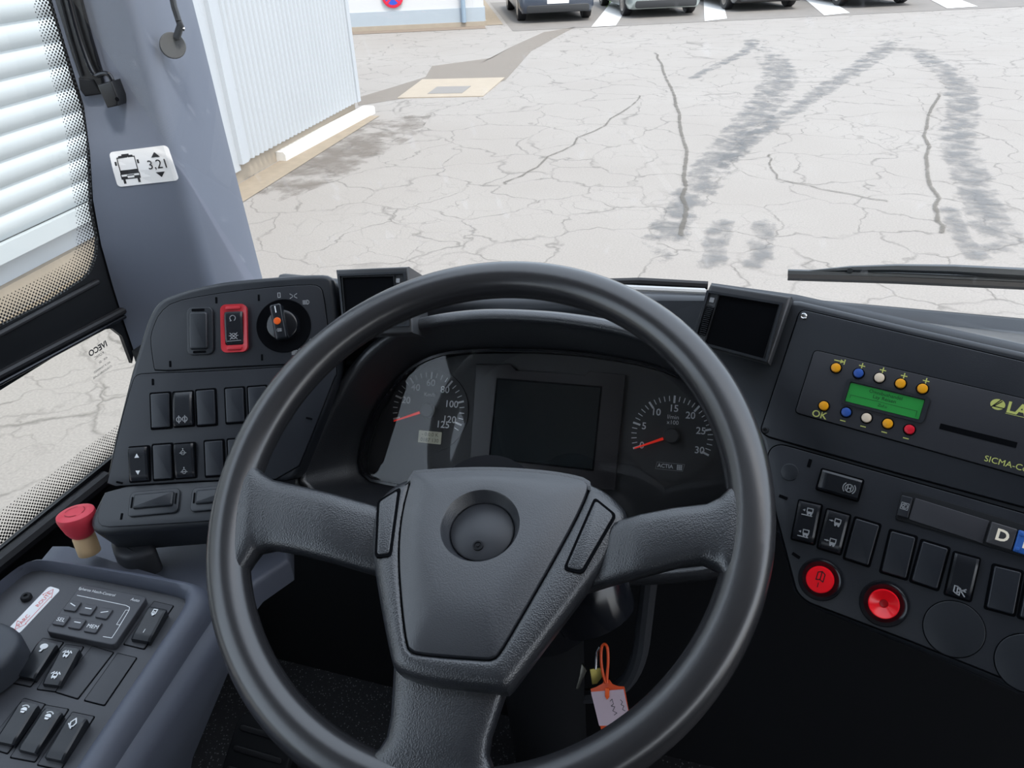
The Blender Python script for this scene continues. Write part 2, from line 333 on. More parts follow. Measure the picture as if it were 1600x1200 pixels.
# ================================================================== OUTSIDE: yard
def ground_mat():
    mt = bpy.data.materials.new('cracked asphalt'); mt.use_nodes = True; t = mt.node_tree; b = t.nodes['Principled BSDF']
    N = t.nodes.new; Lk = t.links.new
    tc = N('ShaderNodeTexCoord')
    n1 = N('ShaderNodeTexNoise'); n1.inputs['Scale'].default_value = 2.3; n1.inputs['Detail'].default_value = 4
    Lk(tc.outputs['Object'], n1.inputs['Vector'])
    off = N('ShaderNodeVectorMath'); off.operation = 'MULTIPLY_ADD'; off.inputs[1].default_value = (.55, .55, 0); Lk(n1.outputs['Color'], off.inputs[0]); Lk(tc.outputs['Object'], off.inputs[2])
    def cracks(scale, wd, strength):
        v = N('ShaderNodeTexVoronoi'); v.feature = 'DISTANCE_TO_EDGE'; v.inputs['Scale'].default_value = scale; Lk(off.outputs[0], v.inputs['Vector'])
        r = N('ShaderNodeMapRange'); r.inputs[1].default_value = 0; r.inputs[2].default_value = wd; r.inputs[3].default_value = strength; r.inputs[4].default_value = 0
        Lk(v.outputs[0], r.inputs[0]); return r
    c1 = cracks(1.35, .022, 1.0); c2 = cracks(3.1, .025, .75)
    pn = N('ShaderNodeTexNoise'); pn.inputs['Scale'].default_value = .6; pn.inputs['Detail'].default_value = 5; Lk(tc.outputs['Object'], pn.inputs['Vector'])
    gate = N('ShaderNodeMapRange'); gate.inputs[1].default_value = .45; gate.inputs[2].default_value = .62; Lk(pn.outputs[0], gate.inputs[0])
    g2 = N('ShaderNodeMath'); g2.operation = 'MULTIPLY'; Lk(gate.outputs[0], g2.inputs[0]); Lk(c2.outputs[0], g2.inputs[1])
    mx = N('ShaderNodeMath'); mx.operation = 'MAXIMUM'; Lk(c1.outputs[0], mx.inputs[0]); Lk(g2.outputs[0], mx.inputs[1])
    fn = N('ShaderNodeTexNoise'); fn.inputs['Scale'].default_value = 3.5; fn.inputs['Detail'].default_value = 3; Lk(tc.outputs['Object'], fn.inputs['Vector'])
    fg = N('ShaderNodeMapRange'); fg.inputs[1].default_value = .35; fg.inputs[2].default_value = .6; fg.inputs[3].default_value = .15; fg.inputs[4].default_value = .62; Lk(fn.outputs[0], fg.inputs[0])
    cm = N('ShaderNodeMath'); cm.operation = 'MULTIPLY'; Lk(mx.outputs[0], cm.inputs[0]); Lk(fg.outputs[0], cm.inputs[1])
    base = N('ShaderNodeMix'); base.data_type = 'RGBA'; base.inputs[6].default_value = (.215, .197, .180, 1); base.inputs[7].default_value = (.268, .253, .236, 1)
    Lk(pn.outputs[0], base.inputs[0])
    gr = N('ShaderNodeTexNoise'); gr.inputs['Scale'].default_value = 70; gr.inputs['Detail'].default_value = 4; Lk(tc.outputs['Object'], gr.inputs['Vector'])
    grr = N('ShaderNodeMapRange'); grr.inputs[1].default_value = .3; grr.inputs[2].default_value = .7; grr.inputs[3].default_value = .88; grr.inputs[4].default_value = 1.1; Lk(gr.outputs[0], grr.inputs[0])
    sc = N('ShaderNodeVectorMath'); sc.operation = 'SCALE'; Lk(base.outputs[2], sc.inputs[0]); Lk(grr.outputs[0], sc.inputs['Scale'])
    fin = N('ShaderNodeMix'); fin.data_type = 'RGBA'; fin.inputs[7].default_value = (.07, .064, .056, 1); Lk(cm.outputs[0], fin.inputs[0]); Lk(sc.outputs[0], fin.inputs[6])
    Lk(fin.outputs[2], b.inputs['Base Color']); b.inputs['Roughness'].default_value = .85
    bp = N('ShaderNodeBump'); bp.inputs['Strength'].default_value = .4; bp.inputs['Distance'].default_value = .01; bp.invert = True; Lk(cm.outputs[0], bp.inputs['Height']); Lk(bp.outputs[0], b.inputs['Normal'])
    return mt
gm = MB(); gm.add([(-60, -25, 0), (60, -25, 0), (60, 90, 0), (-60, 90, 0)], [(0, 1, 2, 3)])
yard = gm.build('ground', ground_mat(), smooth=False); tag(yard, 'pale cracked asphalt of the yard outside the windscreen', None, 'structure')
PM[yard.name] = Matrix()
def patchy(name, rgb, cover, scale):
    mt = bpy.data.materials.new(name); mt.use_nodes = True; t = mt.node_tree; b = t.nodes['Principled BSDF']; b.inputs['Base Color'].default_value = (*rgb, 1); b.inputs['Roughness'].default_value = .8
    tc = t.nodes.new('ShaderNodeTexCoord'); n = t.nodes.new('ShaderNodeTexNoise'); n.inputs['Scale'].default_value = scale; n.inputs['Detail'].default_value = 5; n.inputs['Roughness'].default_value = .65
    t.links.new(tc.outputs['Object'], n.inputs['Vector'])
    at_ = t.nodes.new('ShaderNodeAttribute'); at_.attribute_name = 'edge'
    ad = t.nodes.new('ShaderNodeMath'); ad.operation = 'MULTIPLY_ADD'; ad.inputs[1].default_value = .45; t.links.new(at_.outputs['Fac'], ad.inputs[0]); t.links.new(n.outputs[0], ad.inputs[2])
    r = t.nodes.new('ShaderNodeMapRange'); r.inputs[1].default_value = cover; r.inputs[2].default_value = cover+.25; r.inputs[4].default_value = .6
    t.links.new(ad.outputs[0], r.inputs[0]); t.links.new(r.outputs[0], b.inputs['Alpha']); return mt
TYRE = patchy('damp tyre mark', (.135, .138, .142), .78, 4.5); CRK = patchy('tarred crack', (.10, .09, .075), .66, 9); SOIL = patchy('soil stain', (.155, .132, .112), .72, 3)
PATCH = patchy('asphalt repair', (.205, .178, .150), .42, 2)
def strip(name, pts, wd, z, material, jit=0):
    P = [ground(x, y, z)+Vector((random.uniform(-jit, jit), random.uniform(-jit, jit)*.5, 0)) for x, y in smooth(pts, 2, False)]; v, f, e = [], [], []; n = len(P)
    wds = wd if isinstance(wd, (list, tuple)) else [wd, wd]
    for i, p in enumerate(P):
        t = (P[min(i+1, n-1)]-P[max(i-1, 0)]).normalized(); s = Vector((t.y, -t.x, 0)); ww = wds[0]+(wds[1]-wds[0])*i/(n-1)
        for k, ed in ((-1, 0), (-.5, .8), (0, 1), (.5, .8), (1, 0)): v.append(p+s*ww*.5*k); e.append(ed*min(1, i/(n*.18), (n-1-i)/(n*.18)) if not jit else ed)
    for i in range(n-1):
        for k in range(4): f.append((i*5+k, i*5+k+1, i*5+6+k, i*5+5+k))
    b = MB().add(v, f); o = b.build(name, material, yard, smooth=False)
    a = o.data.attributes.new('edge', 'FLOAT', 'POINT')
    for i, val in enumerate(e): a.data[i].value = val
    return o
def patch(name, pts, z, material, h=.004):
    P = [ground(x, y, z) for x, y in pts]; c = sum(P, Vector())/len(P)
    v = [c]+P; n = len(P); b = MB().add(v, [(0, 1+i, 1+(i+1) % n) for i in range(n)]); o = b.build(name, material, yard, smooth=False)
    a = o.data.attributes.new('edge', 'FLOAT', 'POINT')
    for i in range(n+1): a.data[i].value = 1 if i == 0 else .55
    return o
zz = lambda pts: Z(780, 0, 1.951, pts)
strip('tyre_track', zz([(770, 110), (770, 150), (660, 200), (560, 255)]), (.55, .2), .003, TYRE)
strip('tyre_track', zz([(800, 100), (810, 150), (865, 230), (840, 270), (790, 340), (740, 400), (670, 480), (600, 580), (540, 670), (480, 760), (430, 840)]), (1.0, .42), .004, TYRE)
strip('tyre_track', zz([(1190, 90), (1190, 140), (1090, 210), (1010, 260), (900, 330), (800, 400), (700, 490), (640, 570)]), (.7, .25), .005, TYRE)
strip('tyre_track', zz([(1195, 100), (1230, 140), (1330, 190), (1400, 250), (1420, 330), (1390, 430), (1430, 520), (1460, 590), (1500, 680), (1570, 780), (1600, 820)]), (.7, .5), .006, TYRE)
strip('tyre_track', zz([(690, 660), (660, 740), (650, 830)]), (.3, .35), .007, TYRE)
strip('tyre_track', zz([(810, 660), (800, 740), (790, 830)]), (.3, .35), .007, TYRE)
strip('tyre_track', zz([(1370, 620), (1400, 720), (1480, 800)]), (.25, .3), .007, TYRE)
strip('crack_seam', zz([(478, 160), (520, 250), (555, 360), (572, 470), (565, 580), (555, 720)]), .06, .008, CRK, .03)
strip('crack_seam', zz([(1342, 285), (1300, 400), (1310, 520), (1340, 650), (1365, 710)]), .055, .008, CRK, .035)
strip('crack_seam', zz([(440, 290), (330, 370), (200, 450), (90, 520), (20, 560)]), .035, .008, CRK, .05)
strip('crack_seam', zz([(820, 470), (830, 540), (1000, 580), (1180, 610)]), .03, .008, CRK, .05)
z6 = lambda pts: Z(240, 0, 2.857, pts)
patch('damp_stain', z6([(420, 790), (560, 720), (760, 640), (960, 540), (1250, 500), (1180, 600), (1010, 700), (860, 790), (700, 850), (560, 900), (420, 860)]), .003, SOIL)
patch('repair_patch', [(556, 153), (600, 140), (665, 120), (675, 103), (770, 90), (805, 70), (850, 50), (900, 42), (880, 52), (830, 80), (790, 125), (720, 150), (640, 152), (560, 165)], .004, PATCH)
CONC = mat('pale concrete', (0.300, 0.258, 0.204), .85, .3, 60, linear=True, var=.12, vscale=6)
TAN = mat('sandy gravel', (0.240, 0.198, 0.147), .95, .8, 90, linear=True, var=.2, vscale=9)
# drain cover
dq = [ground(*p) for p in ((660, 125), (789, 122), (755, 151), (621, 154))]
dc = sum(dq, Vector())/4; dr = thing('drain_cover', 'grey drain cover set in a sandy concrete slab in the yard', 'drain', dc)
b = MB(); b.loops([[p+Vector((0, 0, -.03)) for p in dq], [p+Vector((0, 0, .012)) for p in dq]]); b.build('concrete_slab', CONC, dr, smooth=False, world=True)
iq = [ground(*p) for p in ((683, 137), (736, 136), (722, 147), (668, 148))]
b = MB(); b.loops([[p for p in iq], [p+Vector((0, 0, .016)) for p in iq]]); gp = b.build('grate', mat('cast iron', (0.182, 0.171, 0.160), .7, .3, 40, linear=True), dr, smooth=False, world=True)
# block-paved parking strip, painted bay lines, grass
PAVE = mat('dark block paving', (0.162, 0.150, 0.138), .9, .4, 30, linear=True, var=.2, vscale=3)
a0, a1 = ground(815, 48, .004), ground(1600, 10, .004); rd = (a1-a0).normalized(); hd = Vector((-rd.y, rd.x, 0))
MB().add([a0-rd*.2, a1+rd*12, a1+rd*12+hd*7, a0-rd*.2+hd*7], [(0, 1, 2, 3)]).build('parking_strip', PAVE, yard, smooth=False)
PAINT = mat('white road paint', (0.600, 0.600, 0.585), .7, linear=True, var=.06, vscale=4)
for q in ([(924, 42), (962, 40), (992, -6), (962, -6)], [(1101, 33), (1136, 29), (1127, -8), (1099, -8)], [(1288, 24), (1328, 20), (1284, -8), (1250, -8)], [(1480, 13), (1528, 10), (1482, -8), (1440, -8)]):
    MB().add([ground(x, y, .012) for x, y in q], [(0, 1, 2, 3)]).build('bay_line', PAINT, yard, smooth=False)
GRS = mat('grass', (0.140, 0.231, 0.042), .9, .8, 30, linear=True, var=.35, vscale=6)
MB().add([ground(948, 12, .01), ground(966, 8, .01), ground(984, -10, .01), ground(940, -10, .01)], [(0, 1, 2, 3)]).build('grass_patch', GRS, yard, smooth=False)

# ------------------------------------------------------------------ warehouse beside the bus (corrugated end, roller shutter)
WC = Vector((-4.88, 3.4, 0)); wa = ground(383, 252, .18); wb = ground(557, 159, .18)
wd_ = (wb-wa); wd_.z = 0; wd_.normalize(); wn = Vector((wd_.y, -wd_.x, 0))       # along the wall, out of the wall
WL = wa.copy(); WL.z = 0
wh = thing('warehouse', 'white warehouse with corrugated cladding and a large roller shutter beside the bus', 'building', WL)
CLAD = mat('white cladding', (0.391, 0.415, 0.440), .5, linear=True, var=.03, vscale=2)
SHUT = mat('shutter slat', (0.384, 0.415, 0.428), .4, linear=True, var=.03, vscale=3)
def wp(s, o, z): return WL + wd_*s + wn*o + Vector((0, 0, z))
Lw = (wb-wa).length
pr = []; npch = 30; pit = Lw/npch
for k in range(npch):
    s0 = k*pit
    for t_, o_ in ((0, 0), (.18, 0), (.3, .024), (.6, .024), (.72, 0)): pr.append((s0+t_*pit, o_))
pr.append((Lw, 0))
b = MB(); b.loops([[wp(s, o, .18) for s, o in pr], [wp(s, o, 5.2) for s, o in pr]], False, False, False); b.build('corrugated_cladding', CLAD, wh, world=True, ang=15)
MB().loops([[wp(0, -.02, .18), wp(0, .045, .18), wp(-.12, .045, .18), wp(-.12, -.02, .18)], [wp(0, -.02, 5.2), wp(0, .045, 5.2), wp(-.12, .045, 5.2), wp(-.12, -.02, 5.2)]]).build('corner_trim', CLAD, wh, smooth=False, world=True)
MB().loops([[wp(Lw-.03, -.02, .18), wp(Lw-.03, .04, .18), wp(Lw+.06, .04, .18), wp(Lw+.06, -.02, .18)], [wp(Lw-.03, -.02, 5.2), wp(Lw-.03, .04, 5.2), wp(Lw+.06, .04, 5.2), wp(Lw+.06, -.02, 5.2)]]).build('corner_trim', CLAD, wh, smooth=False, world=True)
MB().loops([[wp(-.1, 0, .12), wp(-1.0, 0, .12), wp(-1.0, -.1, .12), wp(-.1, -.1, .12)], [wp(-.1, 0, 5.2), wp(-1.0, 0, 5.2), wp(-1.0, -.1, 5.2), wp(-.1, -.1, 5.2)]]).build('flat_panel', CLAD, wh, smooth=False, world=True)
MB().loops([[wp(Lw, -.08, 0), wp(-8, -.08, 0), wp(-8, -4, 0), wp(Lw, -4, 0)], [wp(Lw, -.08, 5.2), wp(-8, -.08, 5.2), wp(-8, -4, 5.2), wp(Lw, -4, 5.2)]]).build('wall_core', CLAD, wh, smooth=False, world=True)
MB().loops([[wp(Lw, -.03, 0), wp(-8, -.03, 0), wp(-8, -.1, 0), wp(Lw, -.1, 0)], [wp(Lw, -.03, .18), wp(-8, -.03, .18), wp(-8, -.1, .18), wp(Lw, -.1, .18)]]).build('plinth', CONC, wh, smooth=False, world=True)
zb = hitp((60, 380), WL, wn).z
s0, s1 = -7.5, -1.0; slp = .155; prof = [(0, .0), (.012, .012), (.05, .026), (.09, .028), (.125, .018), (.143, .0), (.155, 0)]
SL = None
for k in range(24):
    z0 = zb + .12 + k*slp
    if SL is None:
        b = MB(); b.loops([[WL+wd_*s0+wn*o+Vector((0, 0, z)) - WL for z, o in prof], [wd_*s1+wn*o+Vector((0, 0, z)) for z, o in prof]], False, False, False)
        SL = b.build('shutter_slat', SHUT, wh, ang=40); SL.location = (0, 0, z0)
    else:
        o = SL.copy(); COL.objects.link(o); o.parent = wh; o.location = (0, 0, z0)
MB().loops([[wp(s0, 0, zb), wp(s1, 0, zb), wp(s1, .05, zb), wp(s0, .05, zb)], [wp(s0, 0, zb+.115), wp(s1, 0, zb+.115), wp(s1, .05, zb+.115), wp(s0, .05, zb+.115)]]).build('bottom_rail', SHUT, wh, smooth=False, world=True)
gv = [wp(-8, 0, .006), wp(-8, .42, .006), wp(Lw, .30, .006), wp(Lw, 0, .006)]
MB().add(gv, [(0, 1, 2, 3)]).build('gravel_margin', TAN, yard, smooth=False)
# white beam lying along the wall
ba, bb = ground(436, 252, .0), ground(577, 177, .0); bd = (bb-ba).normalized(); bn = Vector((bd.y, -bd.x, 0))
bo = MB(); sec = [(-.09, 0), (.09, 0), (.09, .075), (.07, .10), (-.07, .10), (-.09, .075)]
bo.loops([[ba+bn*x+Vector((0, 0, z)) for x, z in sec], [bb+bn*x+Vector((0, 0, z)) for x, z in sec]])
tag(bo.build('kerb_beam', mat('white painted concrete', (0.560, 0.546, 0.518), .7, .2, 40, linear=True, var=.06), None, smooth=False), 'white concrete beam lying on the ground along the warehouse foot', 'beam')

# ------------------------------------------------------------------ far building
fa, fb = ground(540, 50), ground(757, 40); fdir = (fb-fa).normalized(); fn_ = Vector((fdir.y, -fdir.x, 0))
fc = fb + (ground(822, 20)-fb)*1.0; f2 = hd.normalized(); f2n = Vector((f2.y, -f2.x, 0))
far = thing('office_building', 'white rendered building with a blue-grey plinth across the yard', 'building', fb)
FWH = mat('white render', (0.484, 0.490, 0.496), .8, .1, 30, linear=True); FPL = mat('blue grey plinth', (0.310, 0.353, 0.391), .7, linear=True, var=.04)
fs = fa - fdir*10
def slabw(p, q, nn, z0, z1, o0, o1, name, mm):
    L = []
    for z in (z0, z1): L.append([p+nn*o1+Vector((0, 0, z)), q+nn*o1+Vector((0, 0, z)), q+nn*o0+Vector((0, 0, z)), p+nn*o0+Vector((0, 0, z))])
    return MB().loops(L).build(name, mm, far, smooth=False, world=True)
fe = fb + f2*9
slabw(fs, fb, fn_, .40, 5, -.25, 0, 'wall', FWH); slabw(fs, fb, fn_, .1, .40, -.25, .03, 'plinth', FPL); slabw(fs, fb, fn_, 0, .1, -.25, .06, 'footing', CONC)
slabw(fb, fe, f2n, .40, 5, -.25, 0, 'wall', FWH); slabw(fb, fe, f2n, .1, .40, -.25, .03, 'plinth', FPL); slabw(fb, fe, f2n, 0, .1, -.25, .06, 'footing', CONC)
dp = hitp((725, 30), fb+fn_*.1, fn_); MB().tube([Vector((dp.x, dp.y, .1)), Vector((dp.x, dp.y, 4.8))], .055, 10).build('downpipe', mat('zinc blue', (0.216, 0.282, 0.348), .4, linear=True), far, world=True)
MB().add([fs+fn_*.05+Vector((0, 0, .006)), fb+fn_*.05+Vector((0, 0, .006)), fb+fn_*.6+Vector((0, 0, .006)), fs+fn_*.6+Vector((0, 0, .006))], [(0, 1, 2, 3)]).build('soil_margin', mat('brown soil', (0.180, 0.141, 0.108), .95, .6, 40, linear=True, var=.2), yard, smooth=False)
MB().add([fb+f2n*.02+Vector((0, 0, .007)), fe+f2n*.02+Vector((0, 0, .007)), fe+f2n*.45+Vector((0, 0, .007)), fb+f2n*.45+Vector((0, 0, .007))], [(0, 1, 2, 3)]).build('soil_margin', TAN, yard, smooth=False)
sp = hitp((613, -6), fb+fn_*.06, fn_); sfr = Frame(sp, fdir, Vector((0, 0, 1)), fn_)
sg = thing('no_stopping_sign', 'round red and blue no stopping sign on the white building', 'sign', sfr)
MB().lathe([(.25, -.01), (.25, .0), (.24, .004)], 40).build('disc', mat('sign red', (200, 30, 60), .4), sg)
MB().prism(circ(0, 0, .185, 40), .004, .006).build('blue_field', mat('sign blue', (40, 70, 170), .4), sg)
MB().strokes([[(-.15, .15), (.15, -.15)], [(-.15, -.15), (.15, .15)]], .05, .008).build('red_cross', MATS['sign red'], sg, smooth=False)

# ------------------------------------------------------------------ parked cars
def make_car(label, P, heading, paint, front):
    """car with its visible end at P; heading = unit vector pointing away from us; front: it shows its nose"""
    y = Vector(heading); x = Vector((y.y, -y.x, 0)); fr_ = Frame(P, x, y, Vector((0, 0, 1)))
    t = thing('parked_car', label, 'car', fr_, 'cars parked across the yard')
    W_ = .90; Ln = 4.3
    st = [(0.0, .80, .30, .58), (.06, .86, .22, .72), (.30, .895, .20, .93), (.9, .90, .19, .97), (2.1, .905, .19, .95), (3.2, .90, .19, .92), (4.0, .87, .2, .80), (4.25, .80, .27, .66), (4.3, .74, .34, .56)]
    if front: st = [(0, .76, .26, .56), (.06, .84, .2, .66), (.3, .885, .19, .80), (1.1, .90, .19, .93), (2.2, .905, .19, .95), (3.4, .90, .19, .98), (4.0, .89, .2, .95), (4.24, .86, .23, .74), (4.3, .8, .32, .6)]
    L = []
    for yy, hw, zb_, zt in st:
        c = [(hw*.93, zb_), (hw, zb_+.12), (hw, zb_+(zt-zb_)*.55), (hw*.965, zt-.08), (hw*.88, zt), (0, zt+.02)]
        L.append([(xx, yy, z) for xx, z in c]+[(-xx, yy, z) for xx, z in reversed(c[:-1])])
    b = MB(); b.loops(L); b.build('body', paint, t, ang=50)
    gh = [(.35, .72, .94), (1.05, .60, 1.38), (2.4, .60, 1.42), (3.35, .74, .95)]
    if front: gh = [(1.0, .74, .92), (1.75, .61, 1.38), (3.2, .60, 1.42), (4.0, .73, .95)]
    gl = mat('car glass', (.02, .024, .028), .06, linear=True)
    b = MB(); b.loops([[(hw, yy, zz_) , (-hw, yy, zz_)] for yy, hw, zz_ in gh]+[], False, False, False)
    for sgn in (-1, 1): b.add([(sgn*gh[0][1], gh[0][0], gh[0][2]), (sgn*gh[1][1], gh[1][0], gh[1][2]), (sgn*gh[2][1], gh[2][0], gh[2][2]), (sgn*gh[3][1], gh[3][0], gh[3][2])], [(0, 1, 2, 3)])
    b.build('windows', gl, t, smooth=False)
    MB().loops([[(-.58, gh[1][0]+.02, gh[1][2]-.01), (.58, gh[1][0]+.02, gh[1][2]-.01), (.58, gh[2][0]-.02, gh[2][2]-.01), (-.58, gh[2][0]-.02, gh[2][2]-.01)], [(-.52, gh[1][0]+.1, gh[1][2]+.04), (.52, gh[1][0]+.1, gh[1][2]+.04), (.52, gh[2][0]-.1, gh[2][2]+.03), (-.52, gh[2][0]-.1, gh[2][2]+.03)]]).build('roof', paint, t)
    for sx in (-1, 1):
        for yy in (.78, 3.45):
            b = MB(); b.lathe([(.20, -.10), (.30, -.10), (.32, -.07), (.32, .07), (.30, .10), (.20, .10)], 24)
            b.v = [(sx*.80+z, yy+xx, .32+yv) for xx, yv, z in b.v]; wv = b.build('wheel', RUB, t)
            b = MB(); b.lathe([(.02, .05), (.19, .06), (.205, .10), (.19, .101)], 20); b.v = [(sx*(.80+z), yy+xx, .32+yv) for xx, yv, z in b.v]; b.build('wheel_rim', CHR, wv)
    dk = mat('bumper black', (.015, .016, .018), .5, linear=True)
    MB().prism(rrect(0, 0, 1.5, .16, .05), 0, .05, .01).build('lower_bumper', dk, t)
    for ch in list(t.children):
        if ch.name.startswith('lower_bumper'):
            ch.data.transform(Matrix.Translation((0, .045, .31)) @ Matrix.Rotation(math.radians(90), 4, 'X'))
    lamp = mat('headlamp lens', (.75, .80, .80), .1, linear=True) if front else mat('tail lamp', (.45, .02, .03), .2, linear=True)
    for sx in (-1, 1):
        b = MB(); b.prism(rrect(sx*.60, 0, .34, .13, .05), 0, .06, .015); ob = b.build('headlamp' if front else 'tail_lamp', lamp, t)
        ob.data.transform(Matrix.Translation((0, .065, .60 if front else .66)) @ Matrix.Rotation(math.radians(90), 4, 'X') )
    b = MB(); b.prism(rrect(0, 0, .52, .11, .01), 0, .012); ob = b.build('number_plate', mat('plate white', (.7, .7, .68), .5, linear=True), t, smooth=False)
    ob.data.transform(Matrix.Translation((0, .005, .47)) @ Matrix.Rotation(math.radians(90), 4, 'X'))
    return t
hdv = (-rd.y, rd.x, 0)
PB = mat('dark blue paint', (.035, .045, .065), .25, linear=True, coat=.6); PS = mat('silver green paint', (.30, .34, .33), .3, linear=True, coat=.5, metal=.3)
PK = mat('black paint', (.012, .013, .015), .2, linear=True, coat=.6); PG = mat('graphite paint', (.05, .052, .055), .25, linear=True, coat=.5)
for px, lab, pt_, fr_ in (((872, 29), 'dark blue car with red tail lamps parked beside the white building', PB, False), ((1040, 21), 'silver green car with clear headlamps parked second from the building', PS, True),
                          ((1202, 11), 'black car parked third from the white building', PK, True), ((1384, 5), 'graphite car parked farthest from the white building', PG, False)):
    q_ = ground(px[0], px[1], .09); make_car(lab, Vector((q_.x, q_.y, 0)), hdv, pt_, fr_)

# ================================================================== BUS SHELL
XW = -.88                                            # inner face of the driver's side wall
SW = Frame(Vector((XW, 0, 0)), Vector((0, 1, 0)), Vector((0, 0, 1)), Vector((1, 0, 0)))   # u = forward, v = up
def plate(outer, holes, x0, x1, name, material, parent=None):
    bm = bmesh.new(); es = []
    for lp in [outer]+holes:
        vv = [bm.verts.new((x1, a, c)) for a, c in lp]; es += [bm.edges.new((vv[i], vv[(i+1) % len(vv)])) for i in range(len(vv))]
    bmesh.ops.triangle_fill(bm, edges=es, use_beauty=True)
    g = bmesh.ops.extrude_face_region(bm, geom=list(bm.faces)); bmesh.ops.translate(bm, vec=(x0-x1, 0, 0), verts=[e for e in g['geom'] if isinstance(e, bmesh.types.BMVert)])
    bmesh.ops.recalc_face_normals(bm, faces=bm.faces)
    me = bpy.data.meshes.new(name); bm.to_mesh(me); bm.free(); me.materials.append(material)
    o = bpy.data.objects.new(name, me); COL.objects.link(o); o.parent = parent; return o
up_e = SW.Ls([(81, 0), (100, 60), (115.5, 118), (131, 163), (140, 210), (143, 289), (144, 326), (153.5, 371), (152, 400), (144, 423), (131, 436.5), (79, 470.6), (0, 510)])
zs = sum(p[1] for p in up_e[-2:])/2
upper = [(up_e[0][0]+.02, 2.72), (up_e[0][0]+.012, 2.4)] + up_e + [(-.35, up_e[-1][1]-.004), (-.75, up_e[-1][1]-.006), (-.80, up_e[-1][1]+.06), (-.80, 2.72)]
lo_t = SW.Ls([(175, 513), (191, 525.5), (206.5, 567.5)]); lo_z0 = SW.L((0, 853))[1]; lo_z1 = SW.L((0, 614.8))[1]
lower = [(-.35, lo_z1), (SW.L((150, 517))[0], SW.L((150, 517))[1])] + lo_t + [(.835, 1.66), (.83, lo_z0+.03), (.80, lo_z0-.005), (-.35, lo_z0)]
FRM = mat('black window frame', (.007, .008, .010), .38, linear=True)
wl = plate([(-1.2, 1.0), (1.02, 1.0), (1.02, 2.95), (-1.2, 2.95)], [upper, lower], XW-.006, XW, 'wall_left', FRM); tag(wl, 'black side wall framing the driver windows', None, 'structure'); PM[wl.name] = Matrix()
def wall_bar(name, pa, pb, r, material, off=.006):
    P = [Vector((XW+off, *SW.L(p))) for p in (pa, pb)]; e = (P[0]-P[1])*3; MB().tube([P[0]+e, P[1]], r, 10).build(name, material, wl)
wall_bar('rubber_seal', (0, 583), (190, 484), .006, RUB, .004); wall_bar('rubber_seal', (0, 595), (190, 494), .003, GLOSS, .006)
wall_bar('glass_channel', (0, 520), (150, 440), .004, RUB, .003); wall_bar('sill_ledge', (0, 872), (160, 745), .012, RUB, .008)
GL = glass_mat('clear glass', (.97, .985, .98)); GLW = glass_mat('windscreen glass', (.96, .98, .975), dirt=.05)
def pane(loop, name, x, label):
    b = MB(); b.loops([[(x-.004, a, c) for a, c in loop], [(x, a, c) for a, c in loop]]); o = b.build(name, GL, None, smooth=False); PM[o.name] = Matrix(); return tag(o, label, None, 'structure')
w2 = pane(upper, 'window_2', XW-.002, 'upper driver side window with dotted black edge')
w3 = pane(lower, 'window_3', XW-.002, 'lower driver side window with a printed glass mark')
def frit_mat():
    mt = bpy.data.materials.new('dotted ceramic print'); mt.use_nodes = True; t = mt.node_tree; b = t.nodes['Principled BSDF']; b.inputs['Base Color'].default_value = (.01, .01, .011, 1); b.inputs['Roughness'].default_value = .5
    N = t.nodes.new; Lk = t.links.new; tc = N('ShaderNodeTexCoord'); mp = N('ShaderNodeMapping'); mp.inputs['Rotation'].default_value = (math.radians(45), 0, 0); mp.inputs['Scale'].default_value = (1, 1/.0042, 1/.0042)
    Lk(tc.outputs['Object'], mp.inputs[0]); fr_ = N('ShaderNodeVectorMath'); fr_.operation = 'FRACTION'; Lk(mp.outputs[0], fr_.inputs[0])
    sb = N('ShaderNodeVectorMath'); sb.operation = 'SUBTRACT'; sb.inputs[1].default_value = (0, .5, .5); Lk(fr_.outputs[0], sb.inputs[0])
    ml = N('ShaderNodeVectorMath'); ml.operation = 'MULTIPLY'; ml.inputs[1].default_value = (0, 1, 1); Lk(sb.outputs[0], ml.inputs[0])
    ln = N('ShaderNodeVectorMath'); ln.operation = 'LENGTH'; Lk(ml.outputs[0], ln.inputs[0])
    a = N('ShaderNodeAttribute'); a.attribute_name = 'edge'; r = N('ShaderNodeMapRange'); r.inputs[3].default_value = .20; r.inputs[4].default_value = .47; Lk(a.outputs['Fac'], r.inputs[0])
    lt = N('ShaderNodeMath'); lt.operation = 'LESS_THAN'; Lk(ln.outputs['Value'], lt.inputs[0]); Lk(r.outputs[0], lt.inputs[1]); Lk(lt.outputs[0], b.inputs['Alpha']); return mt
FRIT = frit_mat()
def frit(outer_pts, inner_pts, parent):
    n = len(outer_pts); x = XW-.0015
    b = MB().add([(x, *p) for p in outer_pts]+[(x, *p) for p in inner_pts], [(i, i+1, n+i+1, n+i) for i in range(n-1)])
    o = b.build('dotted_edge', FRIT, parent, smooth=False, recalc=False); a = o.data.attributes.new('edge', 'FLOAT', 'POINT')
    for i in range(2*n): a.data[i].value = 1.0 if i < n else 0.0
ui = SW.Ls([(52, 0), (66, 60), (80, 118), (94, 163), (104, 210), (112, 289), (119, 326), (121, 371), (119, 388), (114, 402), (104, 412), (62, 434), (0, 466)])
frit([upper[0]]+[(p[0], p[1]) for p in up_e]+[(-.35, up_e[-1][1]-.004)], [(ui[0][0], 2.72)]+ui+[(-.35, ui[-1][1]-.004)], w2)
li = [(lower[-1][0], SW.L((0, 800))[1]), (SW.L((0, 800))[0], SW.L((0, 800))[1]), (SW.L((172, 676))[0]+.1, SW.L((172, 676))[1])]
frit([lower[-1], (SW.L((0, 853))[0], lo_z0), (.80, lo_z0-.002)], li, w3)
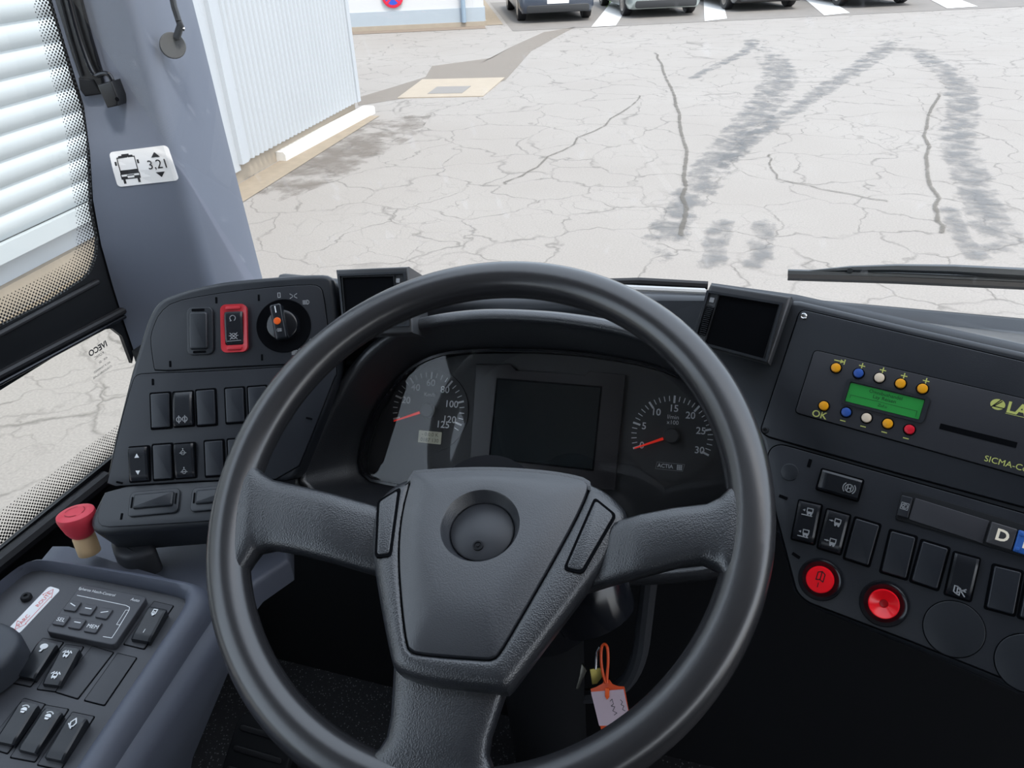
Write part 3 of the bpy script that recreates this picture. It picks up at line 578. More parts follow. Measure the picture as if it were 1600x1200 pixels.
# mirrored glass mark
mk = SW.L((154, 550)); INK = mat('glass print', (.05, .05, .055), .6, linear=True)
def smark(s_, size, dy, dx, bold=0):
    o = text('glass_print', s_, size, INK, w3, 0, 0, 0, bold=bold)
    R_ = Matrix(((0, 0, 1, 0), (1, 0, 0, 0), (0, 1, 0, 0), (0, 0, 0, 1)))
    o.data.transform(Matrix.Translation((XW-.0012, mk[0]+dx, mk[1]+dy)) @ R_ @ Matrix.Diagonal((-1, 1, 1, 1)))
smark('IVECO', .0125, .004, .002, .03); smark('KONIC', .006, -.006, 0); smark('43R - 00', .005, -.016, .004); smark('AS2 II TEMPERED', .0045, -.025, -.002); smark('CHAUSSON GLASS', .0045, -.032, -.004)
# floor, ceiling
FLM = mat('speckled floor vinyl', (.018, .019, .022), .55, .9, 260, linear=True)
def fl_mat():
    mt = FLM; t = mt.node_tree; b = t.nodes['Principled BSDF']; v = t.nodes.new('ShaderNodeTexVoronoi'); v.inputs['Scale'].default_value = 190; tc = t.nodes.new('ShaderNodeTexCoord'); t.links.new(tc.outputs['Object'], v.inputs['Vector'])
    r = t.nodes.new('ShaderNodeMapRange'); r.inputs[1].default_value = .0; r.inputs[2].default_value = .28; r.inputs[3].default_value = 1; r.inputs[4].default_value = 0; t.links.new(v.outputs['Distance'], r.inputs[0])
    mx = t.nodes.new('ShaderNodeMix'); mx.data_type = 'RGBA'; mx.inputs[6].default_value = (.016, .017, .02, 1); mx.inputs[7].default_value = (.30, .31, .33, 1); t.links.new(r.outputs[0], mx.inputs[0]); t.links.new(mx.outputs[2], b.inputs['Base Color'])
fl_mat()
b = MB(); b.box(XW-.05, 1.75, -3.2, 1.02, .86, 1.0); tag(b.build('floor', FLM, None, smooth=False), 'black speckled floor covering in the footwell', None, 'structure')
CEI = mat('light grey ceiling', (.40, .41, .42), .8, linear=True)
b = MB(); b.box(XW-.05, 1.75, -3.2, .40, 2.95, 3.05); tag(b.build('ceiling', CEI, None, smooth=False), 'pale grey roof lining above the driver', None, 'structure')
b = MB(); b.box(XW-.05, 1.75, 1.02, 1.09, .3, 1.60); tag(b.build('wall_front', mat('bus white paint', (.72, .73, .74), .35, linear=True), None, smooth=False), 'white front panel of the bus below the windscreen', None, 'structure')

WIN = mat('unseen wall grey', (.12, .125, .14), .7, linear=True)
b = MB(); b.box(XW-.05, 1.75, -3.25, -3.2, 1.0, 2.95); tag(b.build('wall_back', WIN, None, smooth=False), 'unseen grey wall added behind the driver to hold back light', None, 'structure')  # unseen wall, added so light comes mainly through the windscreen
b = MB(); b.box(1.75, 1.80, -3.2, 1.02, .3, 1.5); b.box(1.75, 1.80, -3.2, -.3, 1.5, 1.95); b.box(1.75, 1.80, -3.2, .4, 2.4, 2.95); tag(b.build('wall_right', WIN, None, smooth=False), 'unseen grey wall added on the entrance side to hold back light', None, 'structure')  # unseen wall with narrowed openings, added to cut side light
b = MB(); b.box(XW-.006, XW, -3.2, -1.2, 1.0, 1.9); b.box(XW-.006, XW, -3.2, -1.2, 2.5, 2.95); tag(b.build('wall_left_rear', WIN, None, smooth=False), 'unseen grey side wall added behind the driver window to cut light', None, 'structure')  # unseen wall, added to cut light from behind the driver
# windscreen pillar
pl_rows = [-420, -200, 0, 80, 163, 240, 300, 371, 436, 489, 536]
Ledge = {0: 81, 80: 105, 163: 131, 240: 141, 300: 143.5, 371: 155, 436: 173, 489: 189, 536: 205}
def lerp_t(tab, y):
    k = sorted(tab)
    if y <= k[0]: return tab[k[0]]+(y-k[0])*(tab[k[1]]-tab[k[0]])/(k[1]-k[0])
    for a, c in zip(k[:-1], k[1:]):
        if y <= c: return tab[a]+(tab[c]-tab[a])*(y-a)/(c-a)
    return tab[k[-1]]+(y-k[-1])*(tab[k[-1]]-tab[k[-2]])/(k[-1]-k[-2])
PA = frame(Vector((XW+.004, *SW.L((146, 300)))), 22, 0)
def vray(px, z, O, n):                                      # point on plane at height z under the vertical through the pixel
    p = hitp(px, O, n); return Vector((p.x, p.y, z))
bnd = [hitp(p, PA.O, PA.n) for p in ((205, 0), (228, 87), (257, 197), (289, 302), (323, 426))]
PBf = frame(bnd[2], 98, 0)
redge = [hitp(p, PBf.O, PBf.n) for p in ((290, 0), (316, 100), (343, 210), (370, 315), (400, 430))]
def prof_at(pts, z):
    pts = sorted(pts, key=lambda p: p.z)
    for a, c in zip(pts[:-1], pts[1:]):
        if z <= c.z or c is pts[-1]:
            t = (z-a.z)/(c.z-a.z); q = a.lerp(c, max(-.6, min(1.6, t))); return Vector((q.x, q.y, z))
ledge = [hitp((lerp_t(Ledge, y), y), Vector((XW+.003, 0, 0)), Vector((1, 0, 0))) for y in (0, 80, 163, 240, 300, 371, 436, 489, 536)]
L = []
for z in [1.02, 1.4, 1.55, 1.64, 1.7, 1.76, 1.82, 1.88, 1.94, 2.0, 2.06, 2.12, 2.2, 2.5, 2.93]:
    l_, m_, r_ = prof_at(ledge, z), prof_at(bnd, z), prof_at(redge, z)
    a_, c_ = m_+(l_-m_)*.14, m_+(r_-m_)*.16
    sec = [l_+Vector((-.002, .02, 0)), l_, l_.lerp(a_, .5)] + [a_*(1-t)**2+m_*2*t*(1-t)+c_*t*t for t in (0, .2, .4, .6, .8, 1)] + [c_.lerp(r_, .5), r_, r_+Vector((-.012, .03, 0)), Vector((XW+.004, r_.y+.03, z))]
    L.append(sec)
b = MB(); b.loops(L); pil = tag(b.build('trim_1', GREY, None, ang=60), 'blue-grey plastic windscreen pillar lining', None, 'structure')
# height sticker on the pillar
PA0 = PA; hz = hitp((215, 260), PA.O, PA.n).z; e1 = (prof_at(ledge, hz+.03)-prof_at(ledge, hz-.03)).normalized(); e2 = prof_at(bnd, hz)-prof_at(ledge, hz); hn = e2.cross(e1).normalized(); e2 = e1.cross(hn).normalized()
PA = Frame(prof_at(ledge, hz)+hn*.003, e2, e1, hn)
sc_ = PA.q(Z(0, 0, 3.81, [(640, 905), (1000, 868), (1045, 1070), (700, 1115)]))
st = thing('height_sticker', 'white vehicle height sticker reading 3,21 on the grey pillar', 'sticker', PA)
sx, sy, sw_, sh_, sr = sc_; sr_ = sr
o = MB().prism(rrect(0, 0, sw_, sh_, .005), .0005, .0012).build('sticker_plate', STK, st, smooth=False)
INKB = mat('black ink', (.012, .012, .014), .5, linear=True)
k = sh_/2; cx0 = -sw_*.24
b = MB()
for p in ([(-.42, .72), (.42, .72), (.46, .60), (-.46, .60)], [(-.22, .80), (.22, .80), (.22, .7), (-.22, .7)], [(-.55, -.10), (.55, -.10), (.55, -.34), (-.55, -.34)], [(-.55, -.45), (-.2, -.45), (-.2, -.55), (.2, -.55), (.2, -.45), (.55, -.45), (.55, -.62), (-.55, -.62)], [(-.5, -.6), (-.36, -.6), (-.36, -.86), (-.5, -.86)], [(.36, -.6), (.5, -.6), (.5, -.86), (.36, -.86)], [(-.72, .42), (-.60, .42), (-.60, .2), (-.72, .2)], [(.60, .42), (.72, .42), (.72, .2), (.60, .2)]):
    b.fill(T2(p, cx0, 0, k), .0014)
b.strokes([T2([(-.52, .62), (.52, .62), (.52, -.12), (-.52, -.12), (-.52, .62)], cx0, 0, k), T2([(-.55, -.3), (-.55, -.6)], cx0, 0, k), T2([(.55, -.3), (.55, -.6)], cx0, 0, k), T2([(-.2, -.4), (.2, -.4)], cx0, 0, k)], .055*k, .0014)
b.build('bus_symbol', INKB, st, smooth=False, recalc=False)
b = MB(); b.fill(T2([(-.26, .42), (.26, .42), (0, .72)], sw_*.26, 0, k), .0014); b.fill(T2([(-.26, -.42), (.26, -.42), (0, -.72)], sw_*.26, 0, k), .0014); b.build('arrow_symbol', INKB, st, smooth=False, recalc=False)
text('height_figure', '3,21', sh_*.36, INKB, st, sw_*.26, 0, .0014)
from mathutils.bvhtree import BVHTree
_pb = bmesh.new(); _pb.from_mesh(pil.data); pbvh = BVHTree.FromBMesh(_pb); _pb.free()
for ch in st.children:                             # lay the sticker onto the curved lining
    ch.data.transform(Matrix.Translation((sx, sy, 0)) @ Matrix.Rotation(sr_, 4, 'Z'))
    q_ = bmesh.new(); q_.from_mesh(ch.data); bmesh.ops.triangulate(q_, faces=q_.faces); bmesh.ops.subdivide_edges(q_, edges=[e_ for e_ in q_.edges if e_.calc_length() > .004], cuts=4, use_grid_fill=True); bmesh.ops.triangulate(q_, faces=q_.faces)
    for v_ in q_.verts:
        h_ = pbvh.ray_cast(PA.W(v_.co.x, v_.co.y, .05), -PA.n)
        if h_[0] is not None: v_.co.z += (h_[0]-PA.O).dot(PA.n)
    q_.to_mesh(ch.data); q_.free()
PA = PA0
# blind guide rail with rods and latch block
bg_ = thing('blind_guide', 'black roller blind guide with rods and latch on the pillar', 'blind guide', PA)
z1 = lambda pts: Z(0, 0, 3.81, pts)
g1 = hitp((100, 60), Vector((XW+.003, 0, 0)), Vector((1, 0, 0))); gu = (bnd[0].lerp(bnd[1], .7)-g1); gu.normalize(); gv_ = Vector((0, 0, 1)); gv_ = (gv_-gv_.dot(gu)*gu).normalized(); gn = gu.cross(gv_)
PG_ = PA; PA = Frame(g1+gn*.002, gu, gv_, gn); bg_.matrix_world = PA.mat(); PM[bg_.name] = PA.mat()
def onA(pts, h): return [(*PA.L(p, h), h) for p in pts]
ch_ = PA.Ls(z1([(330, -30), (480, -30), (605, 430), (630, 545), (590, 560), (485, 455), (440, 330)])); MB().prism(ch_, -.004, .004, .001).build('rail', FRM, bg_)
MB().prism(PA.Ls(z1([(480, 460), (570, 470), (620, 555), (520, 570), (490, 530)])), -.003, .006, .002).build('rail_end', DARK, bg_)
MB().tube(onA(smooth(z1([(395, -60), (460, 200), (535, 410), (570, 455), (600, 440), (640, 435), (665, 465), (670, 500)]), 2, False), .010), .0032, 8).build('rod', GLOSS, bg_)
MB().tube(onA(z1([(345, -60), (420, 230), (488, 455)]), .006), .0014, 6).build('rod', BLK, bg_); MB().tube(onA(z1([(470, -60), (540, 210), (610, 440)]), .005), .0018, 6).build('rod', GLOSS, bg_)
lb = MB().prism(PA.Ls(z1([(630, 490), (715, 468), (750, 560), (752, 612), (690, 625)])), 0, .020, .002).build('latch_block', FRM, bg_)
cc = PA.L((183, 155), .02); MB().prism(circ(cc[0], cc[1], .0028, 12), .02, .0204).build('keyhole', VOID, lb)
PA = PG_
# stay with round foot on the pillar
PBm = frame(bnd[2], 50, 8)
d0 = hitp((270, 71), PBf.O + PBf.n*.020, PBf.n); df = frame(d0, 46, 10)
sm = thing('round_stay', 'black stay rod with a round grey foot on the pillar', 'stay', df)
MB().lathe([(.016, -.008), (.0165, 0), (.0155, .002), (.001, .0024)], 32).build('foot_disc', mat('worn grey plastic', (.075, .078, .082), .5, linear=True), sm)
j0 = df.L((276, 58), .006); j1 = df.L((282, 40), .012); j2 = df.L((279, 32), .014); j3 = df.L((264, -30), .016)
MB().tube([(*j0, .003), (*j0, .008), (*j1, .012), (*j2, .014)], [.0042, .0048, .0048, .004], 10).build('joint', BLK, sm)
MB().tube([(*j2, .014), (*df.L((272, 10), .015), .015), (*j3, .016)], .0040, 10).build('rod', BLK, sm)
sc2 = df.L((288, 46), .010); MB().tube([(*df.L((281, 44), .01), .012), (*sc2, .012)], .0026, 7).build('screw', CHR, sm)
# windscreen
ywb, ywt = 1.0, .42
b = MB(); xs = [-.765+2.34*k/14 for k in range(15)]
Lw1 = []
for z in (1.70, 2.0, 2.3, 2.6, 2.9):
    t = (z-1.7)/1.2; Lw1.append([(x, ywb+(ywt-ywb)*t + .03*(1-((x-.42)/1.15)**2), z) for x in xs])
b.loops(Lw1, False, False, False); tag(b.build('window_1', GLW, None, recalc=False), 'large windscreen in front of the dashboard', None, 'structure')
# wiper outside
wy = Vector((0, 1.03, 0)); wnv = Vector((0, -1, 0)); WP = Frame(Vector((.2, 1.075, 1.8)), Vector((1, 0, 0)), Vector((0, 0, 1)), Vector((0, -1, 0)))
wi = thing('wiper', 'black windscreen wiper lying across the lower windscreen', 'wiper', WP)
def wpx(pts): return [(*WP.L(p), 0) for p in pts]
WIPM = mat('wiper black', (.03, .035, .04), .4, linear=True)
a_ = wpx([(1231, 431), (1400, 436), (1600, 445), (1750, 454)]); MB().tube([(x, y, .002) for x, y, z in a_], .0058, 6).build('blade_rubber', RUB, wi)
a_ = wpx([(1231, 426), (1400, 430), (1600, 438), (1750, 447)]); MB().tube(a_, .0048, 6).build('blade_spine', WIPM, wi)
a_ = wpx([(1262, 424), (1328, 420), (1400, 419), (1490, 421), (1600, 427), (1750, 437)]); a_ += [(.75, -.02, .0), (1.0, -.10, -.01), (1.06, -.20, .03)]; MB().tube(a_, [.0015, .004, .0055, .0065, .007, .007, .008, .010, .014], 6).build('wiper_arm', WIPM, wi)
for px in ((1328, 421), (1490, 423)): c = WP.L(px); MB().lathe([(.004, -.004), (.004, .004)], 8, (c[0], c[1], 0)).build('pivot', WIPM, wi)

# ================================================================== DASHBOARD FRAMES
POD = frame(at(300, 650, .83), 21, 36)
K0 = POD.W(*POD.L((260, 757))); POD2 = frame(K0, 21, 60)
RP = frame(at(1400, 830, .64), -15, 38)
KL = frame(at(850, 660, .88), 0, 35.4, 3)
WH = frame(at(743.5, 776.5, .632), -1, 58.6)
SN = Vector((.125, -.078, .989)).normalized(); SU = Vector((.988, .09, -.118)); SU = (SU-SU.dot(SN)*SN).normalized()
SC = Frame(at(150, 960, .76), SU, SN.cross(SU), SN)

# ------------------------------------------------------------------ dashboard body
db = thing('dashboard', 'black moulded dashboard with hood over the instruments', 'dashboard', Vector((-.2, .75, 1.3)))
YB, ZB = .992, 1.757
def hy(px, y): return hitp(px, Vector((0, y, 0)), Vector((0, 1, 0)))
T = [Vector((-.70, .70, 1.70)), POD.W(*POD.L((250, 490)), -.035), POD.W(*POD.L((350, 455)), -.03), POD.W(*POD.L((520, 440)), -.02), hy((640, 470), .765), hy((780, 470), .775), hy((900, 470), .772), hy((1030, 467), .762), hy((1100, 470), .752),
     RP.W(*RP.L((1109, 448)), -.004), RP.W(*RP.L((1245, 468)), -.002), RP.W(*RP.L((1420, 507)), -.002), RP.W(*RP.L((1600, 547)), -.002), RP.W(*RP.L((1800, 595)), -.002), Vector((.62, .60, 1.87)), Vector((1.72, .66, 1.85))]
L = []
for p in T:
    x2 = p.x if p.x < .3 else p.x
    ZB = 1.757 if p.x > -.36 else 1.72
    L.append([Vector((p.x, p.y+.004, p.z-(.05 if -.1 < p.x < .08 else .10))), Vector((p.x, p.y-.002, p.z-.035)), Vector((p.x, p.y-.004, p.z-.012)), Vector((p.x, p.y+.002, p.z-.003)), p+Vector((0, .012, 0)), p.lerp(Vector((x2, YB, ZB)), .3), p.lerp(Vector((x2, YB, ZB)), .75)+Vector((0, 0, -.010)), Vector((x2, YB-.03, ZB-.004)), Vector((x2, YB-.015, ZB+.004)), Vector((x2, YB, ZB)), Vector((x2, YB+.01, ZB-.25))])
b = MB(); b.loops(list(reversed(L)), False, False, False); b.build('top_shell', BLK, db, world=True, ang=50)
# cluster hood: tunnel from the instrument glass out to the lip, then back over the top
gl_px = [(564, 745), (570, 690), (590, 640), (612.5, 608.7), (646.6, 574.6), (691, 555), (743.7, 550), (822, 549.7), (900, 554), (980, 566), (1044, 581), (1096, 612), (1130, 660), (1146, 720), (1146, 790), (1120, 830), (985, 812), (800, 785), (620, 756)]
lip_px = [(462, 757), (480, 720), (516, 646), (540, 602), (565, 566), (605, 530), (647, 512), (736, 498), (841, 501), (920, 511), (983, 524), (1055, 550), (1120, 592), (1165, 650), (1185, 720), (1190, 800), (1170, 880), (985, 900), (800, 890), (560, 800)]
HH = .075
gl = KL.Ls(gl_px); lip = KL.Ls(lip_px, HH); cK = KL.L((850, 670)); NR = 120
gl_r = radial(smooth(gl, 2), cK, NR); cl_ = KL.L((850, 680), HH); lip_r = radial(smooth(lip, 2), cK, NR)
def lerp2(a, c, t): return [(p[0]+(q[0]-p[0])*t, p[1]+(q[1]-p[1])*t) for p, q in zip(a, c)]
def scl(a, c, k): return [(c[0]+(p[0]-c[0])*k, c[1]+(p[1]-c[1])*k) for p in a]
def K3(poly, h): return [KL.W(x, y, h) for x, y in poly]
b = MB()
b.loops([K3(inset(ccw(gl_r), -.004), -.02), K3(inset(ccw(gl_r), -.004), .006), K3(lerp2(gl_r, lip_r, .35), .018), K3(lerp2(gl_r, lip_r, .8), HH*.75), K3(inset(lip_r, .002), HH-.006), K3(lip_r, HH-.001), K3(inset(lip_r, -.004), HH), K3(inset(lip_r, -.010), HH-.003), K3(inset(lip_r, -.014), HH-.014), K3(inset(lip_r, -.016), .0)], True, False, False)
hood = b.build('instrument_hood', GRAIN, db, world=True, ang=60)
q = [KL.W(*KL.L(p, HH), HH+.001) for p in ((643, 503), (643.5, 520))]
# fascia left of the hood and centre fascia strip between hood and right vent
b = MB(); b.loops([[hy((x, y), yy) for x, y, yy in ((955, 470, .768), (1100, 470, .755), (1095, 520, .735), (960, 520, .748))], [hy((x, y), yy+.05) for x, y, yy in ((955, 470, .768), (1100, 470, .755), (1095, 520, .735), (960, 520, .748))]]); b.build('centre_fascia', BLK2, db, smooth=False, world=True)
pA = T[7]+Vector((0, .012, 0)); nA = Vector((1, 0, 0)).cross(Vector((pA.x, YB, 1.757))-pA); a_, c_ = hitp((930, 448), pA, nA), hitp((1100, 455), pA, nA); MB().tube([a_, c_], .004, 8).build('pale_strip', mat('pale strip grey', (.45, .46, .47), .4, linear=True), db, world=True)  # pale tube along the dashboard shelf
MB().tube([hy(p_, .985) for p_ in ((880, 443), (1000, 440), (1106, 446))], .006, 8).build('rear_seal', RUB, db, world=True)
# right fascia body on the right panel plane (runs on past the frame)
rp_out = RP.Ls([(1100, 462), (1250, 468), (1420, 508), (1600, 548), (1900, 622), (1950, 1180), (1600, 1085), (1420, 1010), (1262, 946), (1240, 925), (1213, 810), (1188, 690), (1120, 580), (1080, 520)])
MB().prism(rp_out, -.06, -.001, .006, 4).build('right_fascia', BLK, db).matrix_parent_inverse = PM[db.name].inverted() @ RP.mat()
lowr = RP.Ls([(1205, 830), (1243, 935), (1262, 955), (1420, 1020), (1600, 1098), (1960, 1230), (1900, 800), (1300, 760)])
MB().prism(lowr, -.11, -.022, .016, 5).build('lower_edge', BLK2, db).matrix_parent_inverse = PM[db.name].inverted() @ RP.mat()
# knee panel and column surround in the dark below
b = MB(); b.box(-.86, 1.72, .80, .84, 1.0, 1.66); b.build('knee_panel', DARK, db, smooth=False, world=True)
us = [hy(p, .66) for p in smooth([(1015, 900), (1008, 960), (1000, 1030), (975, 1075), (920, 1090), (840, 1084), (790, 1068), (740, 1040)], 2, False)]
MB().tube(us, .010, 10).build('column_surround', mat('dark grey plastic', (.045, .048, .055), .5, linear=True), db, world=True)

# ------------------------------------------------------------------ instrument cluster
ic = thing('instrument_cluster', 'instrument cluster with speedometer, rev counter and dark centre screen', 'instrument cluster', KL)
MB().prism(gl_r, -.022, -.016).build('face_plate', mat('cluster face', (.016, .017, .02), .5, linear=True), ic, smooth=False)
DIAL = mat('dial face', (.022, .023, .026), .55, linear=True); NUM = mat('dial print', (205, 208, 210), .5); NEED = mat('needle red', (235, 45, 25), .4, emit=.25)
ZD = -.014
def dial(name, cpx, rpx, lab, marks, sub, needle_ang, a_of, size):
    c = KL.L(cpx, ZD); k = (Vector(KL.L((cpx[0]+rpx, cpx[1]), ZD))-Vector(c)).length
    d = MB().prism(circ(c[0], c[1], k*1.14, 56), -.016, ZD-.0006).build(name, DIAL, ic, smooth=False); d['label'] = lab
    b = MB(); b2 = MB()
    for val, major in marks:
        a = math.radians(90-a_of(val)); r0 = k*(.86 if major else .90); r1 = k*1.02
        b.strokes([[(c[0]+r0*math.cos(a), c[1]+r0*math.sin(a)), (c[0]+r1*math.cos(a), c[1]+r1*math.sin(a))]], k*(.05 if major else .022), ZD)
    b.build('scale_marks', NUM, d, smooth=False, recalc=False)
    for val, s_, rr in sub:
        a = math.radians(90-a_of(val)); text('numeral', s_, k*size, NUM, d, c[0]+k*rr*math.cos(a), c[1]+k*rr*math.sin(a), ZD, bold=.012)
    a = math.radians(90-needle_ang); dr = Vector((math.cos(a), math.sin(a))); pr_ = Vector((-dr.y, dr.x))
    P = [Vector(c)+dr*k*.22+pr_*k*.035, Vector(c)+dr*k*1.0+pr_*k*.016, Vector(c)+dr*k*1.0-pr_*k*.016, Vector(c)+dr*k*.22-pr_*k*.035]
    MB().prism([tuple(p) for p in P], ZD+.003, ZD+.0045).build('needle', NEED, d, smooth=False)
    MB().lathe([(k*.20, ZD), (k*.20, ZD+.005), (k*.17, ZD+.007), (.0001, ZD+.0072)], 28, (c[0], c[1], 0)).build('needle_cap', mat('needle cap', (.03, .031, .034), .5, linear=True), d)
    return d, c, k
sp_m = [(v, v % 10 == 0 and v % 20 == 0) for v in range(0, 126, 5)]
spd, c, k = dial('speedometer', (669, 641), 55, 'round speedometer dial', sp_m, [(20, '20', .70), (40, '40', .72), (60, '60', .74), (80, '80', .72), (100, '100', .68), (120, '120', .66), (131, '125', .58)], -112, lambda v: (v-60)*1.8, .26)
text('unit_mark', 'Km/h', k*.15, NUM, spd, c[0], c[1]+k*.42, ZD)
oc = KL.q(Z(560, 530, 3.81, [(335, 540), (475, 552), (465, 628), (330, 612)])); od = MB().prism(rrect(oc[0], oc[1], oc[2], oc[3], .001), ZD, ZD+.0006).build('odometer', mat('lcd beige', (190, 188, 165), .4), ic, smooth=False); od['label'] = 'small beige odometer display'
text('digits', '- 0.0.0 K', oc[3]*.42, mat('lcd ink', (95, 95, 85), .5), od, oc[0], oc[1]+oc[3]*.22, ZD+.0008); text('digits', '0187 130', oc[3]*.42, MATS['lcd ink'], od, oc[0], oc[1]-oc[3]*.24, ZD+.0008)
tac, c, k = dial('rev_counter', (1049.5, 681), 63, 'round rev counter dial', [(v, v % 5 == 0) for v in range(0, 31)], [(0, '0', .80), (5, '5', .74), (10, '10', .72), (15, '15', .70), (20, '20', .70), (25, '25', .74), (30, '30', .78)], -114, lambda v: (v-15)*7.55, .25)
text('unit_mark', 'l/min', k*.15, NUM, tac, c[0], c[1]+k*.48, ZD); text('unit_mark', 'x100', k*.15, NUM, tac, c[0], c[1]+k*.34, ZD)
ac = KL.q(Z(920, 560, 4.617, [(480, 748), (690, 768), (680, 818), (470, 796)]))
lg = MB(); lg.strokes([T2([(-1, -.9), (-.96, .9), (1, .9)], ac[0], ac[1], 1)], .0001, 0) if False else None
bw, bh = ac[2], ac[3]; lp = [(ac[0]-bw/2, ac[1]-bh/2), (ac[0]-bw/2+bh*.2, ac[1]+bh/2), (ac[0]+bw/2, ac[1]+bh/2), (ac[0]+bw/2-bh*.2, ac[1]-bh/2), (ac[0]-bw/2, ac[1]-bh/2)]
lo = MB().strokes([lp], .0004, ZD+.0002).build('maker_logo', GRY, ic, smooth=False, recalc=False)
text('lettering', 'ACTIA', bh*.78, NUM, lo, ac[0]-bw*.16, ac[1], ZD+.0003, bold=.02)
b = MB()
for i in range(3):
    for j in range(3): b.fill(rrect(ac[0]+bw*(.27+.065*i), ac[1]+bh*(.26-.26*j), bw*.055, bh*.2, .0001), ZD+.0003)
b.build('logo_grid', NUM, lo, smooth=False, recalc=False)
# centre screen
so_ = KL.Ls(Z(560, 530, 3.81, [(700, 150), (905, 150), (935, 185), (1350, 212), (1375, 190), (1590, 212), (1525, 900), (660, 800)]), -.010)
scn = MB().prism(so_, -.016, -.010, .0008).build('screen_surround', mat('screen surround', (.022, .021, .024), .35, linear=True), ic, ang=30)
lq = KL.Ls([(778, 593), (938, 606), (925, 733), (766, 715)], -.009); MB().prism(inset(ccw(lq), -.002), -.010, -.0095).build('screen_border', VOID, scn, smooth=False)
MB().prism(lq, -.0095, -.009).build('screen', mat('dark lcd', (.010, .014, .016), .12, linear=True), scn, smooth=False)
# clear cover
CG = glass_mat('instrument cover', (.93, .93, .93), .02, 1.55)
MB().add([(x, y, .004) for x, y in gl_r], [tuple(range(NR))]).build('clear_cover', CG, ic, smooth=False, recalc=False)
MB().ring(inset(ccw(gl_r), -.003), ccw(gl_r), .001, .007).build('cover_rim', GLOSS, ic)

# ------------------------------------------------------------------ steering column and wheel
scl_ = thing('steering_column', 'black steering column rising from the footwell behind the wheel', 'steering column', Vector((WH.O.x, .62, 1.0)))
wc = WH.O; ax = -WH.n
MB().tube([wc+ax*.03, wc+ax*.10, wc+ax*.20, wc+ax*.34], [.05, .062, .07, .075], 28).build('column_shroud', GLOSS, scl_, world=True)
sh = [hitp(p, wc+ax*.13, WH.n) for p in ((905, 930), (930, 955), (938, 985), (905, 1005))]
MB().tube([wc+ax*.08+WH.u*.05, wc+ax*.11+WH.u*.085-WH.v*.03, wc+ax*.13+WH.u*.10-WH.v*.05], [.035, .042, .036], 18).build('lock_housing', GLOSS, scl_, world=True)
MB().tube([wc+ax*.30, Vector((wc.x, .70, 1.02))], .055, 20).build('column_tube', DARK, scl_, world=True)
st = thing('steering_wheel', 'large black three-spoke steering wheel with padded hub', 'steering wheel', WH)
RO, RT_ = .235, .0178; RM = RO-RT_
b = MB(); NS, NT = 128, 24
b.loops([[((RM+RT_*math.cos(2*math.pi*j/NT))*math.cos(2*math.pi*i/NS), (RM+RT_*math.cos(2*math.pi*j/NT))*math.sin(2*math.pi*i/NS), RT_*.97*math.sin(2*math.pi*j/NT)) for j in range(NT)] for i in list(range(NS))+[0]], True, False, False)
b.build('rim', RIMM, st, ang=180)
def spoke(stn, material):
    """stations: (pixel a, pixel b, centre height, half thickness) from rim to hub"""
    L = []; n = 20; out = []
    for i in range(len(stn)-1):
        for t in (0, .34, .67): out.append((stn[i], stn[i+1], t))
    out.append((stn[-1], stn[-1], 0))
    for s0_, s1_, t in out:
        A = Vector(WH.L(s0_[0])).lerp(Vector(WH.L(s1_[0])), t); B = Vector(WH.L(s0_[1])).lerp(Vector(WH.L(s1_[1])), t); zc = s0_[2]+(s1_[2]-s0_[2])*t; hh = s0_[3]+(s1_[3]-s0_[3])*t
        M_ = (A+B)/2; D = (A-B)/2; ring_ = []
        for j in range(n):
            a = 2*math.pi*j/n; cx_, sx_ = math.cos(a), math.sin(a); e = .55
            ring_.append((*(M_ + D*math.copysign(abs(cx_)**e, cx_)), zc + hh*math.copysign(abs(sx_)**e, sx_)))
        L.append(ring_)
    MB().loops(L).build('spoke', material, st, ang=70)
spoke([((372, 690), (362, 935), 0, .010), ((388, 708), (377, 908), 0, .013), ((402, 728), (392, 882), 0, .0135), ((414, 742), (404, 864), -.001, .0135), ((432, 752), (425, 858.5), -.002, .0135), ((464, 758.5), (460, 864), -.003, .0135), ((520, 771), (515, 877), -.005, .0135), ((590, 788), (586, 896), -.012, .0135)], GRAIN)
spoke([((1172, 725), (1168, 962), 0, .010), ((1155, 748), (1150, 938), 0, .013), ((1139, 766), (1133, 914), 0, .0135), ((1124, 780), (1121, 892), -.001, .0135), ((1104, 789.5), (1098, 880.5), -.002, .0135), ((1052, 795), (1062, 884), -.003, .0135), ((1000, 803), (1000, 899), -.006, .0135), ((950, 813), (950, 909), -.013, .0130), ((880, 826), (880, 922), -.030, .0120)], GRAIN)
spoke([((530, 1232), (835, 1250), 0, .010), ((560, 1205), (795, 1222), 0, .013), ((580, 1184), (772, 1200), 0, .0135), ((597, 1170), (765, 1180), .001, .0135), ((608, 1152), (769, 1152), .001, .0135), ((613.5, 1120), (780, 1117), 0, .0135), ((615, 1085), (791, 1084), -.001, .0135), ((616, 1040), (800, 1048), -.003, .0135)], GRAIN)
